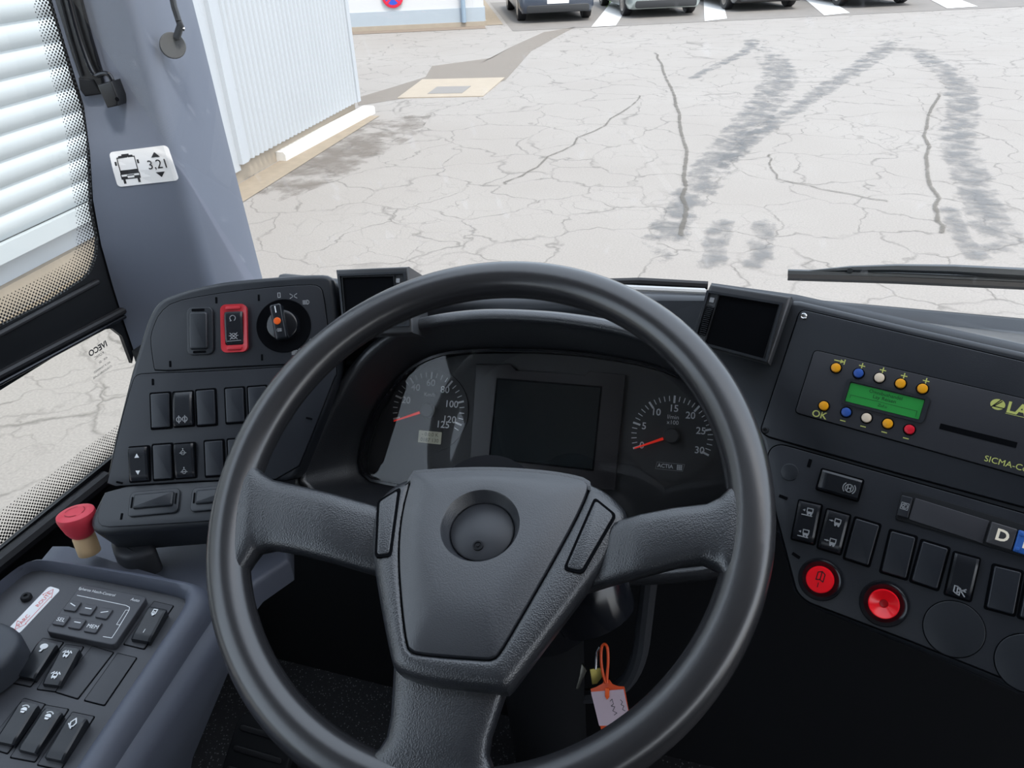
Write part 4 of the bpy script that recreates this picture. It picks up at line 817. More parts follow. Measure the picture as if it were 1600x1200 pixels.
# hub in its own, flatter plane
HB = frame(WH.W(*WH.L((752, 885)), .010), -1, 70)
hub_out = smooth(HB.Ls([(582, 782), (612, 750), (660, 734), (766, 726), (860, 733), (937, 752), (975, 785), (984, 803), (975, 825), (935, 885), (835, 1016), (795, 1070), (785, 1076), (614, 1056), (600, 1002), (580, 888), (576, 830)]), 2)
pad_out = smooth(HB.Ls([(644, 741), (652, 738), (752, 732.5), (850, 738), (911, 749), (920, 757), (918, 770), (890, 830), (782, 1018), (772, 1028.7), (760, 1030), (645, 1021), (636, 1012), (628, 950), (622, 865), (628, 800)]), 2)
hc = HB.L((755, 880)); N2 = 120
ho, po = radial(hub_out, hc, N2), radial(pad_out, hc, N2)
I4 = HB.mat(); rel = PM[st.name].inverted() @ I4
def hub_build(mb, name, material, parent, ang=40):
    mb.v = [rel @ Vector(p) for p in mb.v]; return mb.build(name, material, parent, ang=ang)
b = MB(); po_o = inset(ccw(po), -.0012); ho = ccw(ho)
def ring3(poly, h): return [(x, y, h) for x, y in poly]
b.loops([ring3(scl(ho, hc, .86), -.034), ring3(inset(ho, .001), -.024), ring3(ho, -.014), ring3(inset(ho, .001), -.007), ring3(inset(ho, .004), -.0025), ring3(inset(ho, .009), -.0004), ring3(lerp2(inset(ho, .009), po_o, .6), .0003), ring3(inset(po_o, -.0015), 0), ring3(po_o, -.0012), ring3(po_o, -.014)], True, True, True)
hub_build(b, 'hub_housing', GRAIN, st)
ec = HB.L((751, 824)); er = (Vector(HB.L((813, 826)))-Vector(ec)).length
pe = radial(pad_out, ec, N2); pe = ccw(pe); cir = circ(ec[0], ec[1], er, N2)
b = MB(); b.loops([ring3(pe, -.006), ring3(pe, -.001), ring3(inset(pe, .001), .0006), ring3(inset(pe, .003), .0012), ring3(lerp2(inset(pe, .003), cir, .15), .0026), ring3(lerp2(inset(pe, .003), cir, .35), .0044), ring3(lerp2(inset(pe, .003), cir, .6), .0052), ring3(cir, .0046), ring3(scl(cir, ec, .97), .0036), ring3(scl(cir, ec, .83), -.0075), ring3(scl(cir, ec, .80), -.0085)], True, False, True)
pad = hub_build(b, 'hub_pad', PADM, st)
b = MB(); b.lathe([(er*.80, -.0095), (er*.80, -.0070), (er*.77, -.0062), (.0001, -.0058)], 48, (ec[0], ec[1], 0)); cap = hub_build(b, 'centre_cap', mat('cap plastic', (.035, .037, .043), .42, .03, 120, linear=True, var=.15, vscale=60), st)
sc0 = HB.L((747, 853), -.006); b = MB(); b.lathe([(.0042, -.006), (.0042, -.0048), (.0030, -.0046), (.0028, -.0054), (.0014, -.0054), (.0012, -.0046), (.0001, -.0046)], 20, (sc0[0], sc0[1], 0)); hub_build(b, 'screw', DARK, cap)
for pts in ([(592, 785), (624, 765), (610, 868), (588, 870)], [(930, 781), (961, 806), (909, 895), (883, 889)]):
    p = ccw(HB.Ls(pts)); r_ = rounded(inset(p, -.0012), .004); r2 = rounded(inset(p, .0008), .0035)
    b = MB(); b.ring(r_, r2, -.002, .0012); bz = hub_build(b, 'button_bezel', VOID, st); b = MB(); b.prism(r2, -.002, .0022, .0009); hub_build(b, 'hub_button', GRAIN, st)

# ================================================================== LEFT SWITCH POD
pd = thing('switch_pod', 'black switch pod with light knob and rows of switches left of the wheel', 'switch panel', POD)
pod_out = POD.Ls([(163, 759), (176, 693), (204, 581), (229, 500), (241, 477), (255, 465), (297, 450), (350, 439), (402, 434), (481, 428), (521, 428), (529, 500), (527, 585), (502, 654), (458, 752)])
MB().prism(rounded(pod_out, .012), -.055, 0, .006, 4).build('pod_body', BLK, pd, ang=50)
r2 = PM[pd.name].inverted() @ POD2.mat()
def pod2(mb, name, material, parent=None, **k):
    mb.v = [r2 @ Vector(p) for p in mb.v]; return mb.build(name, material, parent or pd, **k)
lip_o = smooth(POD2.Ls([(164, 757), (300, 749), (458, 741), (452, 806), (330, 820), (200, 830), (160, 834), (142, 828), (137, 815), (142, 800)]), 1)
pod2(MB().prism(lip_o, -.060, -.0015, .008, 4), 'lower_lip', BLK, ang=50)
pod2(MB().prism(inset(ccw(smooth(POD2.Ls([(166, 760), (300, 752), (455, 745), (449, 803), (330, 815), (200, 823), (160, 825), (150, 815), (152, 795)]), 1)), .001), -.003, .0, .0008), 'lower_fascia', FASC if False else BLK, ang=40)
z3 = lambda pts: Z(140, 400, 3.81, pts); z4 = lambda pts: Z(120, 580, 3.81, pts)
mod = smooth(POD.Ls(z3([(365, 500), (380, 430), (420, 340), (500, 275), (700, 235), (1000, 195), (1300, 172), (1365, 180), (1390, 215), (1420, 440), (1425, 640), (1200, 642), (700, 668), (395, 686), (385, 650)])), 1)
MB().prism(mod, 0, .0014, .0006).build('upper_panel', BLK2, pd, ang=40); MB().prism(inset(ccw(mod), -.0009), 0, .0003).build('seam', VOID, pd, smooth=False)
low = smooth(POD.Ls(z3([(255, 760), (275, 715), (320, 700), (700, 690), (1200, 660), (1465, 640), (1470, 710)])+z4([(1535, 30), (1420, 330), (1290, 640), (870, 645), (400, 672), (180, 688), (200, 600), (260, 330)])), 1)
MB().prism(low, 0, .0012, .0005).build('lower_panel', BLK2, pd, ang=40); MB().prism(inset(ccw(low), -.0009), 0, .00025).build('seam', VOID, pd, smooth=False)
HP = .0014
def pq(fr, pts): return fr.q(pts)
def lift(o, h): o.data.transform(Matrix.Translation((0, 0, h))); return o
def pod_blank(pts):
    x, y, w_, l_, r = POD.q(pts); o = blank(pd, (x, y), w_, l_, r); lift(o, HP); [lift(c_, HP) for c_ in o.children]; return o
def pod_rock(pts, icons, h=(.004, .0055, .0068), **kk):
    x, y, w_, l_, r = POD.q(pts); o = rocker(pd, (x, y), w_*.94, l_*.96, r, h, base=HP, **kk)
    b = MB().ring(rrect(x, y, w_+.002, l_+.002, .002, r), rrect(x, y, w_*.95, l_*.96, .0016, r), HP, HP+.0006); b.build('gap', VOID, o, smooth=False)
    for kd, t, s_ in icons: add_icon(kd, o, x-(t-.5)*l_*math.sin(r), y+(t-.5)*l_*math.cos(r), HP+rock_h(h, t)+.0004, s_*w_, WHT if kd in ('up', 'down') else GRY, rot=r)
    return o
def bx4(x0, x1, y0, y1, sl=-.07, ln=.04):
    w_ = x1-x0; hgt = y1-y0; d = sl*w_; return [(x0, y0-d), (x1-ln*hgt*.4, y0), (x1, y1+0), (x0+ln*hgt*.4, y1-d)]
for q4 in ((447, 563, 128, 335), (718, 832, 108, 318), (890, 1003, 97, 303), (1025, 1138, 88, 292), (460, 575, 432, 640), (768, 880, 410, 620), (905, 1015, 400, 608), (1160, 1272, 78, 282)):
    pod_blank(z4(bx4(*q4)))
pod_rock(z4(bx4(580, 700, 118, 325)), [('axle', .2, .30)], (.0066, .0056, .003))
pod_rock(z4(bx4(318, 438, 445, 652)), [('up', .74, .17), ('down', .26, .17)])
pod_rock(z4(bx4(588, 712, 425, 632)), [('boil', .76, .20), ('boil', .22, .20)])
# plain and red-framed guarded switches, rotary light switch
x, y, w_, l_, r = POD.q(z3([(583, 312), (738, 305), (745, 588), (592, 594)]))
fs_ = MB().prism(rrect(x, y, w_, l_, .006, r), HP, HP+.003, .001).build('guarded_blank', BLK, pd, ang=40)
MB().prism(rrect(x-.001, y, w_*.70, l_*.78, .003, r), HP+.003, HP+.0062, .0022).build('cover_plate', BLK, fs_, ang=40)
for s_ in (-1, 1): MB().prism(rrect(x-.001, y+s_*l_*.44, w_*.5, l_*.05, .001, r), HP+.003, HP+.0034).build('clip', VOID, fs_, smooth=False)
x, y, w_, l_, r = POD.q(z3([(785, 296), (940, 290), (952, 572), (797, 580)]))
REDF = mat('red switch frame', (188, 42, 52), .4)
rf = MB().ring(rrect(x, y, w_, l_, .006, r, 6), rrect(x, y, w_*.70, l_*.70, .002, r, 6), HP, HP+.0048, HP+.0035).build('red_switch', REDF, pd, ang=30); rf['label'] = 'red-framed guarded rocker switch'
for s_ in (-1, 1): MB().prism(rrect(x, y+s_*l_*.42, w_*.55, l_*.06, .001, r), HP+.004, HP+.006, .0006).build('tab', REDF, rf)
rk = rocker(rf, (x, y), w_*.68, l_*.68, r, (.0045, .006, .0068), 'key', base=HP)
MB().prism(rrect(x, y, w_*.72, l_*.72, .002, r), HP, HP+.001).build('well', VOID, rf, smooth=False)
add_icon('ring', rf, x, y+l_*.2, HP+.0072, w_*.15, GRY, .2); add_icon('ringx', rf, x, y-l_*.17, HP+.0062, w_*.17, GRY, .16); MB().strokes([[(x-w_*.26, y-l_*.27), (x+w_*.26, y-l_*.265)]], .0005, HP+.0058).build('line', GRY, rf, smooth=False, recalc=False)
kx, ky = POD.L((444, 509.5)); kr = (Vector(POD.L((486.5, 509.5)))-Vector((kx, ky))).length
kn = MB(); kn.lathe([(kr, HP), (kr, HP+.0008), (kr*.97, HP+.0012), (kr*.93, HP+.0006), (kr*.55, HP+.0002)], 48, (kx, ky, 0)); kb = kn.build('light_switch', VOID, pd); kb['label'] = 'rotary light switch'
MB().lathe([(kr*.60, HP), (kr*.55, HP+.008), (kr*.5, HP+.009), (.0001, HP+.009)], 40, (kx, ky, 0)).build('knob_base', GLOSS, kb)
a_, c_ = Vector(POD.L((436.5, 480))), Vector(POD.L((447, 534))); rr = math.atan2((a_-c_).y, (a_-c_).x)-math.pi/2; mc = (a_+c_)/2
MB().prism(rrect(mc.x, mc.y, kr*.43, (a_-c_).length, .003, rr), HP+.006, HP+.019, .0025).build('grip', KEYM, kb, ang=30)
gd = (a_-c_).normalized(); zt = HP+.0193
pt = mc+gd*.0005; MB().prism(circ(pt.x-.0005, pt.y, .0039, 20), HP+.0186, HP+.0198, .0006).build('orange_dot', mat('orange marker', (235, 95, 20), .4), kb)
pt = mc+gd*(a_-c_).length*.34; MB().strokes([[tuple(pt-gd*.0032), tuple(pt+gd*.0032)]], .0012, zt).build('pointer', WHT, kb, smooth=False, recalc=False)
pt = mc-gd*(a_-c_).length*.24; add_icon('fog', kb, pt.x, pt.y, zt, .0032, GRY, .2)
for px, kd in (((436.6, 461.7), 'zero'), ((459, 463), 'side'), ((478.6, 472.7), 'beam'), ((489, 532.5), 'fog'), ((472, 548), 'fog'), ((461.5, 551), 'beam')): c = POD.L(px); add_icon(kd, kb, c[0], c[1], HP+.0003, .0042, GRY, .18)
for px in ((338.7, 469.6), (405, 465.6), (266.8, 569), (410, 558.8), (239.7, 597)): slot(pd, POD, px, 3, 10, 0, HP)
for px in ((187.5, 754), (483.5, 654)): slot(pd, POD, px, 10, 3, -.3, HP)
for pts in ([(312, 730), (606, 698), (620, 845), (320, 868)], [(680, 705), (985, 672), (1000, 815), (690, 838)]):
    x, y, w_, l_, r = POD2.q(z4(pts)); f_ = pod2(MB().prism(rrect(x, y, w_, l_, .005, r), 0, .003, .001), 'guarded_blank', BLK, ang=40)
    pod2(MB().prism(rrect(x, y+l_*.06, w_*.80, l_*.58, .002, r), .003, .0062, .0022), 'cover_plate', BLK, f_, ang=40)
    for s_ in (-1, 1): pod2(MB().prism(rrect(x+s_*w_*.44*math.cos(r), y+l_*.06+s_*w_*.44*math.sin(r), w_*.03, l_*.45, .001, r), .003, .0034), 'clip', VOID, f_, smooth=False)
c = POD2.L((190, 807)); pod2(MB().prism(rrect(c[0], c[1], .0022, .007, .0004), 0, .0004), 'mounting_slot', VOID, smooth=False)

# ================================================================== AIR VENTS
VENT = mat('vent plastic', (.04, .042, .046), .4, .1, 800, linear=True)
def vent(label, fr, outer, bez, opening_shade, wheel, icon_px, side):
    t = thing('air_vent', label, 'air vent', fr, 'air vents on the dashboard')
    o = fr.Ls(outer); MB().prism(o, -.07, 0, .003).build('vent_body', VENT, t, ang=40)
    bz = ccw(fr.Ls(bez)); MB().ring(bz, inset(bz, .0022), -.002, .0028).build('bezel', BLK, t, ang=40)
    op = ccw(fr.Ls(opening_shade)); MB().prism(op, -.001, .0004).build('opening_shade', VOID, t, smooth=False)  # shade inside the vent painted as a black plate, no hole cut
    MB().ring(inset(op, -.0012), op, 0, .0020).build('opening_rim', DARK, t, ang=40)
    if wheel:
        A, B = Vector(fr.L(wheel[0])), Vector(fr.L(wheel[1])); ln = (B-A).length; r = math.atan2((B-A).y, (B-A).x)
        wl_ = MB().prism(rrect((A.x+B.x)/2, (A.y+B.y)/2, ln, .008, .002, r), 0, .0012).build('thumbwheel', VOID, t, smooth=False)
        for k in range(15):
            p = A.lerp(B, (k+.5)/15); h_ = .0012+.003*math.sin(math.pi*(k+.5)/15); MB().prism(rrect(p.x, p.y, ln/34, .006, .0002, r), 0, h_).build('rib', BLK, wl_, smooth=False)
    if icon_px: c = fr.L(icon_px); MB().prism(rrect(c[0], c[1], .0042, .0046, .0005), 0, .0008).build('marker', GRY, t, smooth=False)
    return t
VR = frame(RP.W(*RP.L((1160, 505)), .014), -14, 36)
vr = vent('square air vent with ribbed thumbwheel right of the steering wheel', VR, Z(860, 400, 3.81, [(950, 165), (1435, 240), (1300, 640), (840, 520)]), Z(860, 400, 3.81, [(935, 207), (1385, 282), (1290, 632), (850, 515)]), Z(860, 400, 3.81, [(1008, 237), (1362, 292), (1268, 612), (920, 530)]), Z(860, 400, 3.81, [(905, 470), (955, 300)]), (1112.5, 469), 1)
VLf = frame(POD.W(*POD.L((580, 460)), .016), 8, 33)
vl = vent('square air vent at the left of the dashboard, partly behind the wheel rim', VLf, [(524, 421), (638, 416), (645, 520), (538, 525)], [(529, 429), (634, 425), (640, 510), (537, 514)], [(536, 434), (615, 432), (620, 505), (542, 508)], [(624, 500), (621, 450)], (622, 438.5), -1)

# ================================================================== RIGHT: DESTINATION SIGN CONTROLLER
lw = thing('sign_controller', 'black destination sign control unit with coloured buttons and green display', 'control unit', RP)
fp = RP.Ls([(1251, 484), (1600, 566), (1880, 634), (1880, 830), (1600, 792), (1400, 738), (1200, 682), (1189, 673)])
MB().prism(rounded(fp, .006), -.004, .0016, .0006).build('faceplate', BLK2, lw, ang=40); MB().prism(inset(ccw(rounded(fp, .006)), -.0012), -.001, -.0004).build('seam', VOID, lw, smooth=False); MB().prism(inset(ccw(rounded(RP.Ls([(1273, 548), (1600, 624), (1860, 687), (1845, 812), (1600, 745), (1243, 645)]), .004)), -.0008), .0015, .0018).build('seam', VOID, lw, smooth=False)
ov = RP.Ls([(1273, 548), (1600, 624), (1860, 687), (1845, 812), (1600, 745), (1243, 645)]); LZ = .0030
MB().prism(rounded(ov, .004), .001, LZ, .0006).build('keypad_overlay', mat('overlay black', (.02, .021, .027), .5, .06, 900, linear=True), lw, ang=40)
COLS = {'y': mat('button yellow', (240, 165, 20), .35, .3, 500), 'b': mat('button blue', (45, 85, 165), .35, .3, 500), 'w': mat('button cream', (232, 214, 190), .35, .3, 500), 'r': mat('button red', (215, 20, 45), .35, .3, 500)}
nm = {'y': 'yellow push button', 'b': 'blue push button', 'w': 'cream push button', 'r': 'red push button'}
U_ = math.atan2(RP.L((1441, 607))[1]-RP.L((1306, 574.5))[1], RP.L((1441, 607))[0]-RP.L((1306, 574.5))[0])
for px, cl, sg_ in (((1306, 574.5), 'y', 'tab'), ((1341.4, 583), 'b', '+'), ((1374, 590), 'w', '+'), ((1407, 599), 'y', '+'), ((1441.4, 607), 'y', '+'), ((1287, 634), 'y', 'OK'), ((1322, 644), 'b', '-'), ((1353.8, 652.8), 'w', '-'), ((1387, 661.7), 'y', '-'), ((1421, 671), 'r', '-')):
    c = RP.L(px, LZ+.002); o = MB(); o.lathe([(.0040, LZ-.001), (.0040, LZ+.0022), (.0036, LZ+.0030), (.0022, LZ+.0034), (.0001, LZ+.0035)], 28, (c[0], c[1], 0)); bt = o.build('push_button', COLS[cl], lw); bt['label'] = nm[cl]
    MB().ring(circ(c[0], c[1], .0050, 28), circ(c[0], c[1], .0041, 28), LZ-.0002, LZ+.0004).build('collar', VOID, bt, smooth=False)
    if sg_ == '+': MB().strokes([[(c[0]-.0022+.001, c[1]+.0072), (c[0]+.0022+.001, c[1]+.0072)], [(c[0]+.001, c[1]+.0050), (c[0]+.001, c[1]+.0094)]], .0009, LZ+.0002).build('plus_mark', YEL, bt, smooth=False, recalc=False)
    elif sg_ == '-': MB().strokes([[(c[0]-.0026, c[1]-.0078), (c[0]+.0012, c[1]-.0078)]], .0009, LZ+.0002).build('minus_mark', YEL, bt, smooth=False, recalc=False)
    elif sg_ == 'OK': text('lettering', 'OK', .0085, YEL, bt, c[0]-.0015, c[1]-.0085, LZ+.0002, bold=.012)
    else: MB().strokes([[(c[0]-.003, c[1]+.0068), (c[0]+.003, c[1]+.0068)], [(c[0]+.0054, c[1]+.0048), (c[0]+.0054, c[1]+.0088)]], .0009, LZ+.0002).fill([(c[0]+.002, c[1]+.0086), (c[0]+.002, c[1]+.005), (c[0]+.0054, c[1]+.0068)], LZ+.0002).build('arrow_mark', YEL, bt, smooth=False, recalc=False)
zr = lambda pts: Z(1180, 400, 3.81, pts)
x, y, w_, l_, r = RP.q(zr([(550, 728), (1040, 852), (1000, 1000), (505, 882)])); ds = MB().ring(rrect(x, y, w_, l_, .003, r), rrect(x, y, w_*.9, l_*.80, .001, r), LZ-.001, LZ+.0022).build('display', BLK, lw, ang=40); ds['label'] = 'green text display in a black bezel'
x, y, w_, l_, r = RP.q(zr([(570, 762), (1000, 862), (970, 975), (545, 865)])); MB().prism(rrect(x, y, w_*1.02, l_*1.04, .0005, r), LZ-.001, LZ+.0006).build('screen', mat('green lcd', (42, 140, 62), .3, emit=.06), ds, smooth=False)
LCI = mat('lcd text', (10, 60, 28), .5)
def lt(s_, dy, sz, dx=0):
    cr_, sr_ = math.cos(r), math.sin(r); text('lettering', s_, sz, LCI, ds, x+dx*cr_-dy*sr_, y+dx*sr_+dy*cr_, LZ+.0009, r, sx=1.0)
lt('Omnibushandel', l_*.32, l_*.26); lt('Lay Reisen', l_*.08, l_*.27); lt('Zuf.u', -l_*.30, l_*.22)
cr_, sr_ = math.cos(r), math.sin(r); bxp = [(-.46, -.12), (.46, -.12), (.46, -.42)]; bxq = [(-.46, -.30), (-.46, -.12)]
MB().strokes([[(x+a*w_*cr_-c*l_*sr_, y+a*w_*sr_+c*l_*cr_) for a, c in pp] for pp in (bxp, bxq)], .0003, LZ+.0009).build('frame_line', LCI, ds, smooth=False, recalc=False)
x, y, w_, l_, r = RP.q(zr([(1100, 1000), (1558, 1110), (1550, 1148), (1095, 1030)])); MB().prism(rrect(x, y, w_, l_, .0005, r), LZ-.001, LZ+.0003).build('card_slot', VOID, lw, smooth=False)
c = RP.L((1559, 632), LZ); lr = .0052; lgo = MB().prism(circ(c[0], c[1], lr, 28, lr*.85), LZ-.001, LZ+.0002).build('maker_logo', YEL, lw, smooth=False)
MB().strokes([[(c[0]-lr*.75, c[1]-lr*.6), (c[0]+lr*.25, c[1]+lr*.8)], [(c[0]-lr*.45, c[1]-lr*.42), (c[0]+lr*.45, c[1]+lr*.6)], [(c[0]-lr*.6, c[1]-lr*.42), (c[0]+lr, c[1]-lr*.42)]], .0008, LZ+.0004).build('logo_lines', DARK, lgo, smooth=False, recalc=False)
t_ = text('lettering', 'LAWO', .0125, YEL, lgo, c[0]+lr*1.25, c[1]-.0005, LZ+.0002, align='LEFT', bold=.03)
MB().strokes([[(c[0]+lr*1.3, c[1]-lr*1.05), (c[0]+lr*1.3+.03, c[1]-lr*1.05)]], .0004, LZ+.0002).build('underline', YEL, lgo, smooth=False, recalc=False)
c = RP.L((1538, 716), LZ); text('lettering', 'SICMA-Control', .0068, YEL, lw, c[0], c[1], LZ+.0002, align='LEFT')
for px in ((1256, 495), (1196, 673)):
    c = RP.L(px); s_ = MB(); s_.lathe([(.0030, .001), (.0030, .0026), (.0022, .0032), (.0014, .0028), (.0013, .0018), (.0001, .0018)], 18, (c[0], c[1], 0)); s_.build('screw', CHR if px[0] > 1230 else DARK, lw)

# ------------------------------------------------------------------ right lower switch panel
rs = thing('lower_switch_panel', 'black lower dashboard panel with rocker switches and two red door buttons', 'switch panel', RP)
RZ = .0012
zl = lambda pts: Z(1180, 660, 3.81, pts)
rout = RP.Ls([(1200, 712), (1206, 700), (1219, 695), (1235, 699), (1600, 803), (1880, 882), (1900, 1160), (1600, 1072), (1420, 1000), (1262, 940), (1246, 925), (1212, 797)])
MB().prism(rounded(rout, .008), -.004, RZ, .0006).build('panel_plate', BLK2, rs, ang=40); MB().prism(inset(ccw(rounded(rout, .008)), -.0012), -.001, -.0003).build('seam', VOID, rs, smooth=False)
def R_blank(pts): x, y, w_, l_, r = RP.q(pts); o = blank(rs, (x, y), w_, l_, r); lift(o, RZ); [lift(c_, RZ) for c_ in o.children]
def R_rock(pts, icons, h=(.0040, .0056, .0066)):
    x, y, w_, l_, r = RP.q(pts); o = rocker(rs, (x, y), w_*.94, l_*.96, r, h, base=RZ)
    MB().ring(rrect(x, y, w_+.002, l_+.002, .002, r), rrect(x, y, w_*.95, l_*.96, .0016, r), RZ, RZ+.0006).build('gap', VOID, o, smooth=False)
    for kd, t, s_ in icons: add_icon(kd, o, x-(t-.5)*l_*math.sin(r), y+(t-.5)*l_*math.cos(r), RZ+rock_h(h, t)+.0004, s_*w_, GRY, .2, rot=r)
R_rock(zl([(275, 465), (405, 495), (345, 725), (205, 690)]), [('bus_knee', .76, .22), ('bus_knee', .22, .22)])
R_rock(zl([(435, 515), (570, 555), (505, 785), (365, 745)]), [('bus_left', .74, .22), ('bus_left', .24, .22)])
for pts in ([(600, 570), (742, 610), (675, 855), (530, 805)], [(815, 645), (960, 685), (895, 930), (740, 885)], [(1000, 705), (1150, 750), (1085, 995), (920, 940)], [(1435, 850), (1592, 895), (1530, 1140), (1355, 1100)], [(1632, 905), (1790, 950), (1730, 1200), (1555, 1155)]): R_blank(zl(pts))
R_rock(zl([(1190, 770), (1345, 815), (1270, 1060), (1120, 1020)]), [('door_x', .18, .26)], (.0030, .0055, .0068))
x, y, w_, l_, r = RP.q(zl([(405, 280), (645, 345), (610, 470), (360, 395)])); hb_ = rocker(rs, (x, y), l_*.94, w_*.96, r-math.pi/2, (.0045, .0055, .0062), base=RZ)
MB().ring(rrect(x, y, w_+.002, l_+.002, .002, r), rrect(x, y, w_*.95, l_*.95, .0016, r), RZ, RZ+.0006).build('gap', VOID, hb_, smooth=False)
c = RP.L((1327, 763), .006); add_icon('H', hb_, c[0], c[1], RZ+.0066, .0052, GRY, .16)
c = RP.L((1234, 738)); MB().prism(circ(c[0], c[1], .0075, 32), RZ, RZ+.0008, .0004).build('round_plug', BLK, rs)
for px, rp_ in (((1490, 982.5), .0215), ((1605, 1036), .0215)):
    c = RP.L(px); MB().prism(circ(c[0], c[1], rp_, 48), RZ, RZ+.0012, .0006).build('round_plug', BLK, rs); MB().prism(circ(c[0], c[1], rp_+.0007, 48), RZ, RZ+.0002).build('plug_gap', VOID, rs, smooth=False)
c = RP.L((1600, 1004)); MB().prism(rrect(c[0], c[1], .02, .010, .005, U_), RZ+.0006, RZ+.0009).build('finger_recess', VOID, rs, smooth=False)
for px, rt in (((1265, 724), 0), ((1224, 777), 1.5), ((1244, 868), 1.3)): slot(rs, RP, px, 5, 13, rt, RZ)
REDB = mat('lit red button', (225, 18, 32), .25, emit=.12); REDD = mat('red button skirt', (150, 8, 18), .3, emit=.1)
for px, R1, r1, kd in (((1282, 905), .0180, .0112, 'door'), ((1381, 942.7), .0188, .0118, None)):
    c = RP.L(px); o = MB(); o.lathe([(R1, RZ-.001), (R1, RZ+.0018), (R1*.96, RZ+.0030), (R1*.90, RZ+.0030), (R1*.72, RZ+.0010), (r1*1.02, RZ+.0004)], 48, (c[0], c[1], 0)); bt = o.build('door_button', GLOSS, rs); bt['label'] = 'red push button with door symbol' if kd else 'red push button with hollow centre'
    o = MB()
    if kd: o.lathe([(r1, RZ), (r1, RZ+.006), (r1*.94, RZ+.0075), (r1*.4, RZ+.0079), (.0001, RZ+.0080)], 40, (c[0], c[1], 0))
    else: o.lathe([(r1, RZ), (r1, RZ+.0062), (r1*.95, RZ+.0072), (r1*.88, RZ+.0068), (r1*.45, RZ+.0030), (r1*.30, RZ+.0020), (r1*.28, RZ+.0010), (.0001, RZ+.001)], 40, (c[0], c[1], 0))
    o.build('button_cap', REDB, bt)
    if kd:
        c2 = RP.L((px[0]+1, px[1]-5), .008); add_icon('door', bt, c2[0], c2[1], RZ+.0083, .0050, DARK, .16)
        c2 = RP.L((px[0]-4, px[1]+9), .008); text('numeral', '1', .0062, DARK, bt, c2[0], c2[1], RZ+.0083)
    else: MB().lathe([(r1*.28, RZ+.0012), (r1*.2, RZ+.0016), (.0001, RZ+.0016)], 20, (c[0], c[1], 0)).build('centre', REDD, bt)
# gear selector
gs = thing('gear_selector', 'gear selector strip with a D button and a blue button beside it', 'gear selector', RP)
zg = lambda pts: Z(1400, 740, 6.665, pts); GZ = RZ+.0002
MB().prism(RP.Ls(zg([(60, 190), (185, 195), (1700, 640), (1680, 960), (1180, 830), (110, 510), (0, 480), (-5, 440)])), RZ-.001, GZ+.0012, .0006).build('selector_frame', DARK, gs, ang=40)
x, y, w_, l_, r = RP.q(zg([(60, 225), (178, 255), (118, 465), (5, 435)])); ms = MB().prism(rrect(x, y, w_, l_, .001, r), GZ, GZ+.0035, .0008).build('maker_cell', BLK2, gs, ang=40)
c = RP.L((1413.5, 791), .004); add_icon('zf', ms, c[0], c[1], GZ+.0037, .0034, GRY, .16, U_)
x, y, w_, l_, r = RP.q(zg([(190, 255), (970, 490), (910, 735), (128, 475)])); MB().prism(rrect(x, y, w_*.985, l_, .0008, r), GZ, GZ+.0022, .0006).build('blank_strip', mat('selector strip', (.034, .034, .040), .45, .06, 900, linear=True), gs, ang=40)
x, y, w_, l_, r = RP.q(zg([(988, 495), (1258, 578), (1195, 805), (920, 720)])); dbt = MB().prism(rrect(x, y, w_*.98, l_*.97, .001, r), GZ, GZ+.0048, .0010).build('gear_button', mat('selector key', (.045, .044, .048), .4, linear=True), gs, ang=40)
text('lettering', 'D', .0125, mat('warm white print', (235, 225, 205), .5, emit=.1), dbt, x+.0005, y, GZ+.005, r, bold=.03)
x2, y2 = x+w_*1.03*math.cos(r), y+w_*1.03*math.sin(r); nbt = MB().prism(rrect(x2, y2, w_*.98, l_*.97, .001, r), GZ, GZ+.0048, .0010).build('gear_button', mat('selector blue', (40, 95, 175), .4), gs, ang=40); nbt['label'] = 'blue gear button'
text('lettering', 'N', .0125, MATS['warm white print'], nbt, x2+.0005, y2, GZ+.005, r, bold=.03)
for i in (-1, 1):
    for j in (-1, 1): MB().prism(circ(x2+i*w_*.36*math.cos(r)-j*l_*.33*math.sin(r), y2+i*w_*.36*math.sin(r)+j*l_*.33*math.cos(r), .0016, 12), GZ+.0046, GZ+.0058, .0005).build('stud', MATS['selector blue'], nbt)
x3, y3 = x+w_*2.06*math.cos(r), y+w_*2.06*math.sin(r); rbt = MB().prism(rrect(x3, y3, w_*.98, l_*.97, .001, r), GZ, GZ+.0048, .0010).build('gear_button', MATS['selector key'], gs, ang=40)

# ================================================================== SIDE CONSOLE
sd = thing('side_console', 'blue-grey side console with recessed black switch fascia beside the driver seat', 'side console', SC)
zc5 = lambda pts: Z(0, 760, 2.726, pts)
rec = SC.Ls(zc5([(-120, 640), (-40, 500), (100, 375), (150, 358), (200, 358), (770, 470), (795, 490), (790, 520), (330, 1200), (150, 1480), (-420, 1400), (-300, 1000)]), -.012)
def toS(P): return PM[sd.name].inverted() @ P
rimo = SC.Ls(zc5([(-160, 600), (-40, 440), (110, 330), (165, 312), (230, 312), (800, 400), (870, 425), (890, 470), (870, 520), (430, 1200), (250, 1490), (-440, 1420), (-330, 980)]))
N3 = 96; cS = SC.L((120, 1010)); rr_i = ccw(radial(smooth(rec, 2), cS, N3)); rr_o = ccw(radial(smooth(rimo, 2), cS, N3))
b = MB(); b.loops([ring3(rr_i, -.014), ring3(rr_i, -.010), ring3(lerp2(rr_i, rr_o, .22), -.001), ring3(lerp2(rr_i, rr_o, .45), .003), ring3(lerp2(rr_i, rr_o, .75), .0025), ring3(rr_o, -.003), ring3(inset(rr_o, -.004), -.012), ring3(inset(rr_o, -.006), -.06)], True, False, False); b.build('recess_rim', CONS, sd, ang=60)
MB().prism(rr_i, -.018, -.012).build('switch_fascia', FASC, sd, smooth=False)
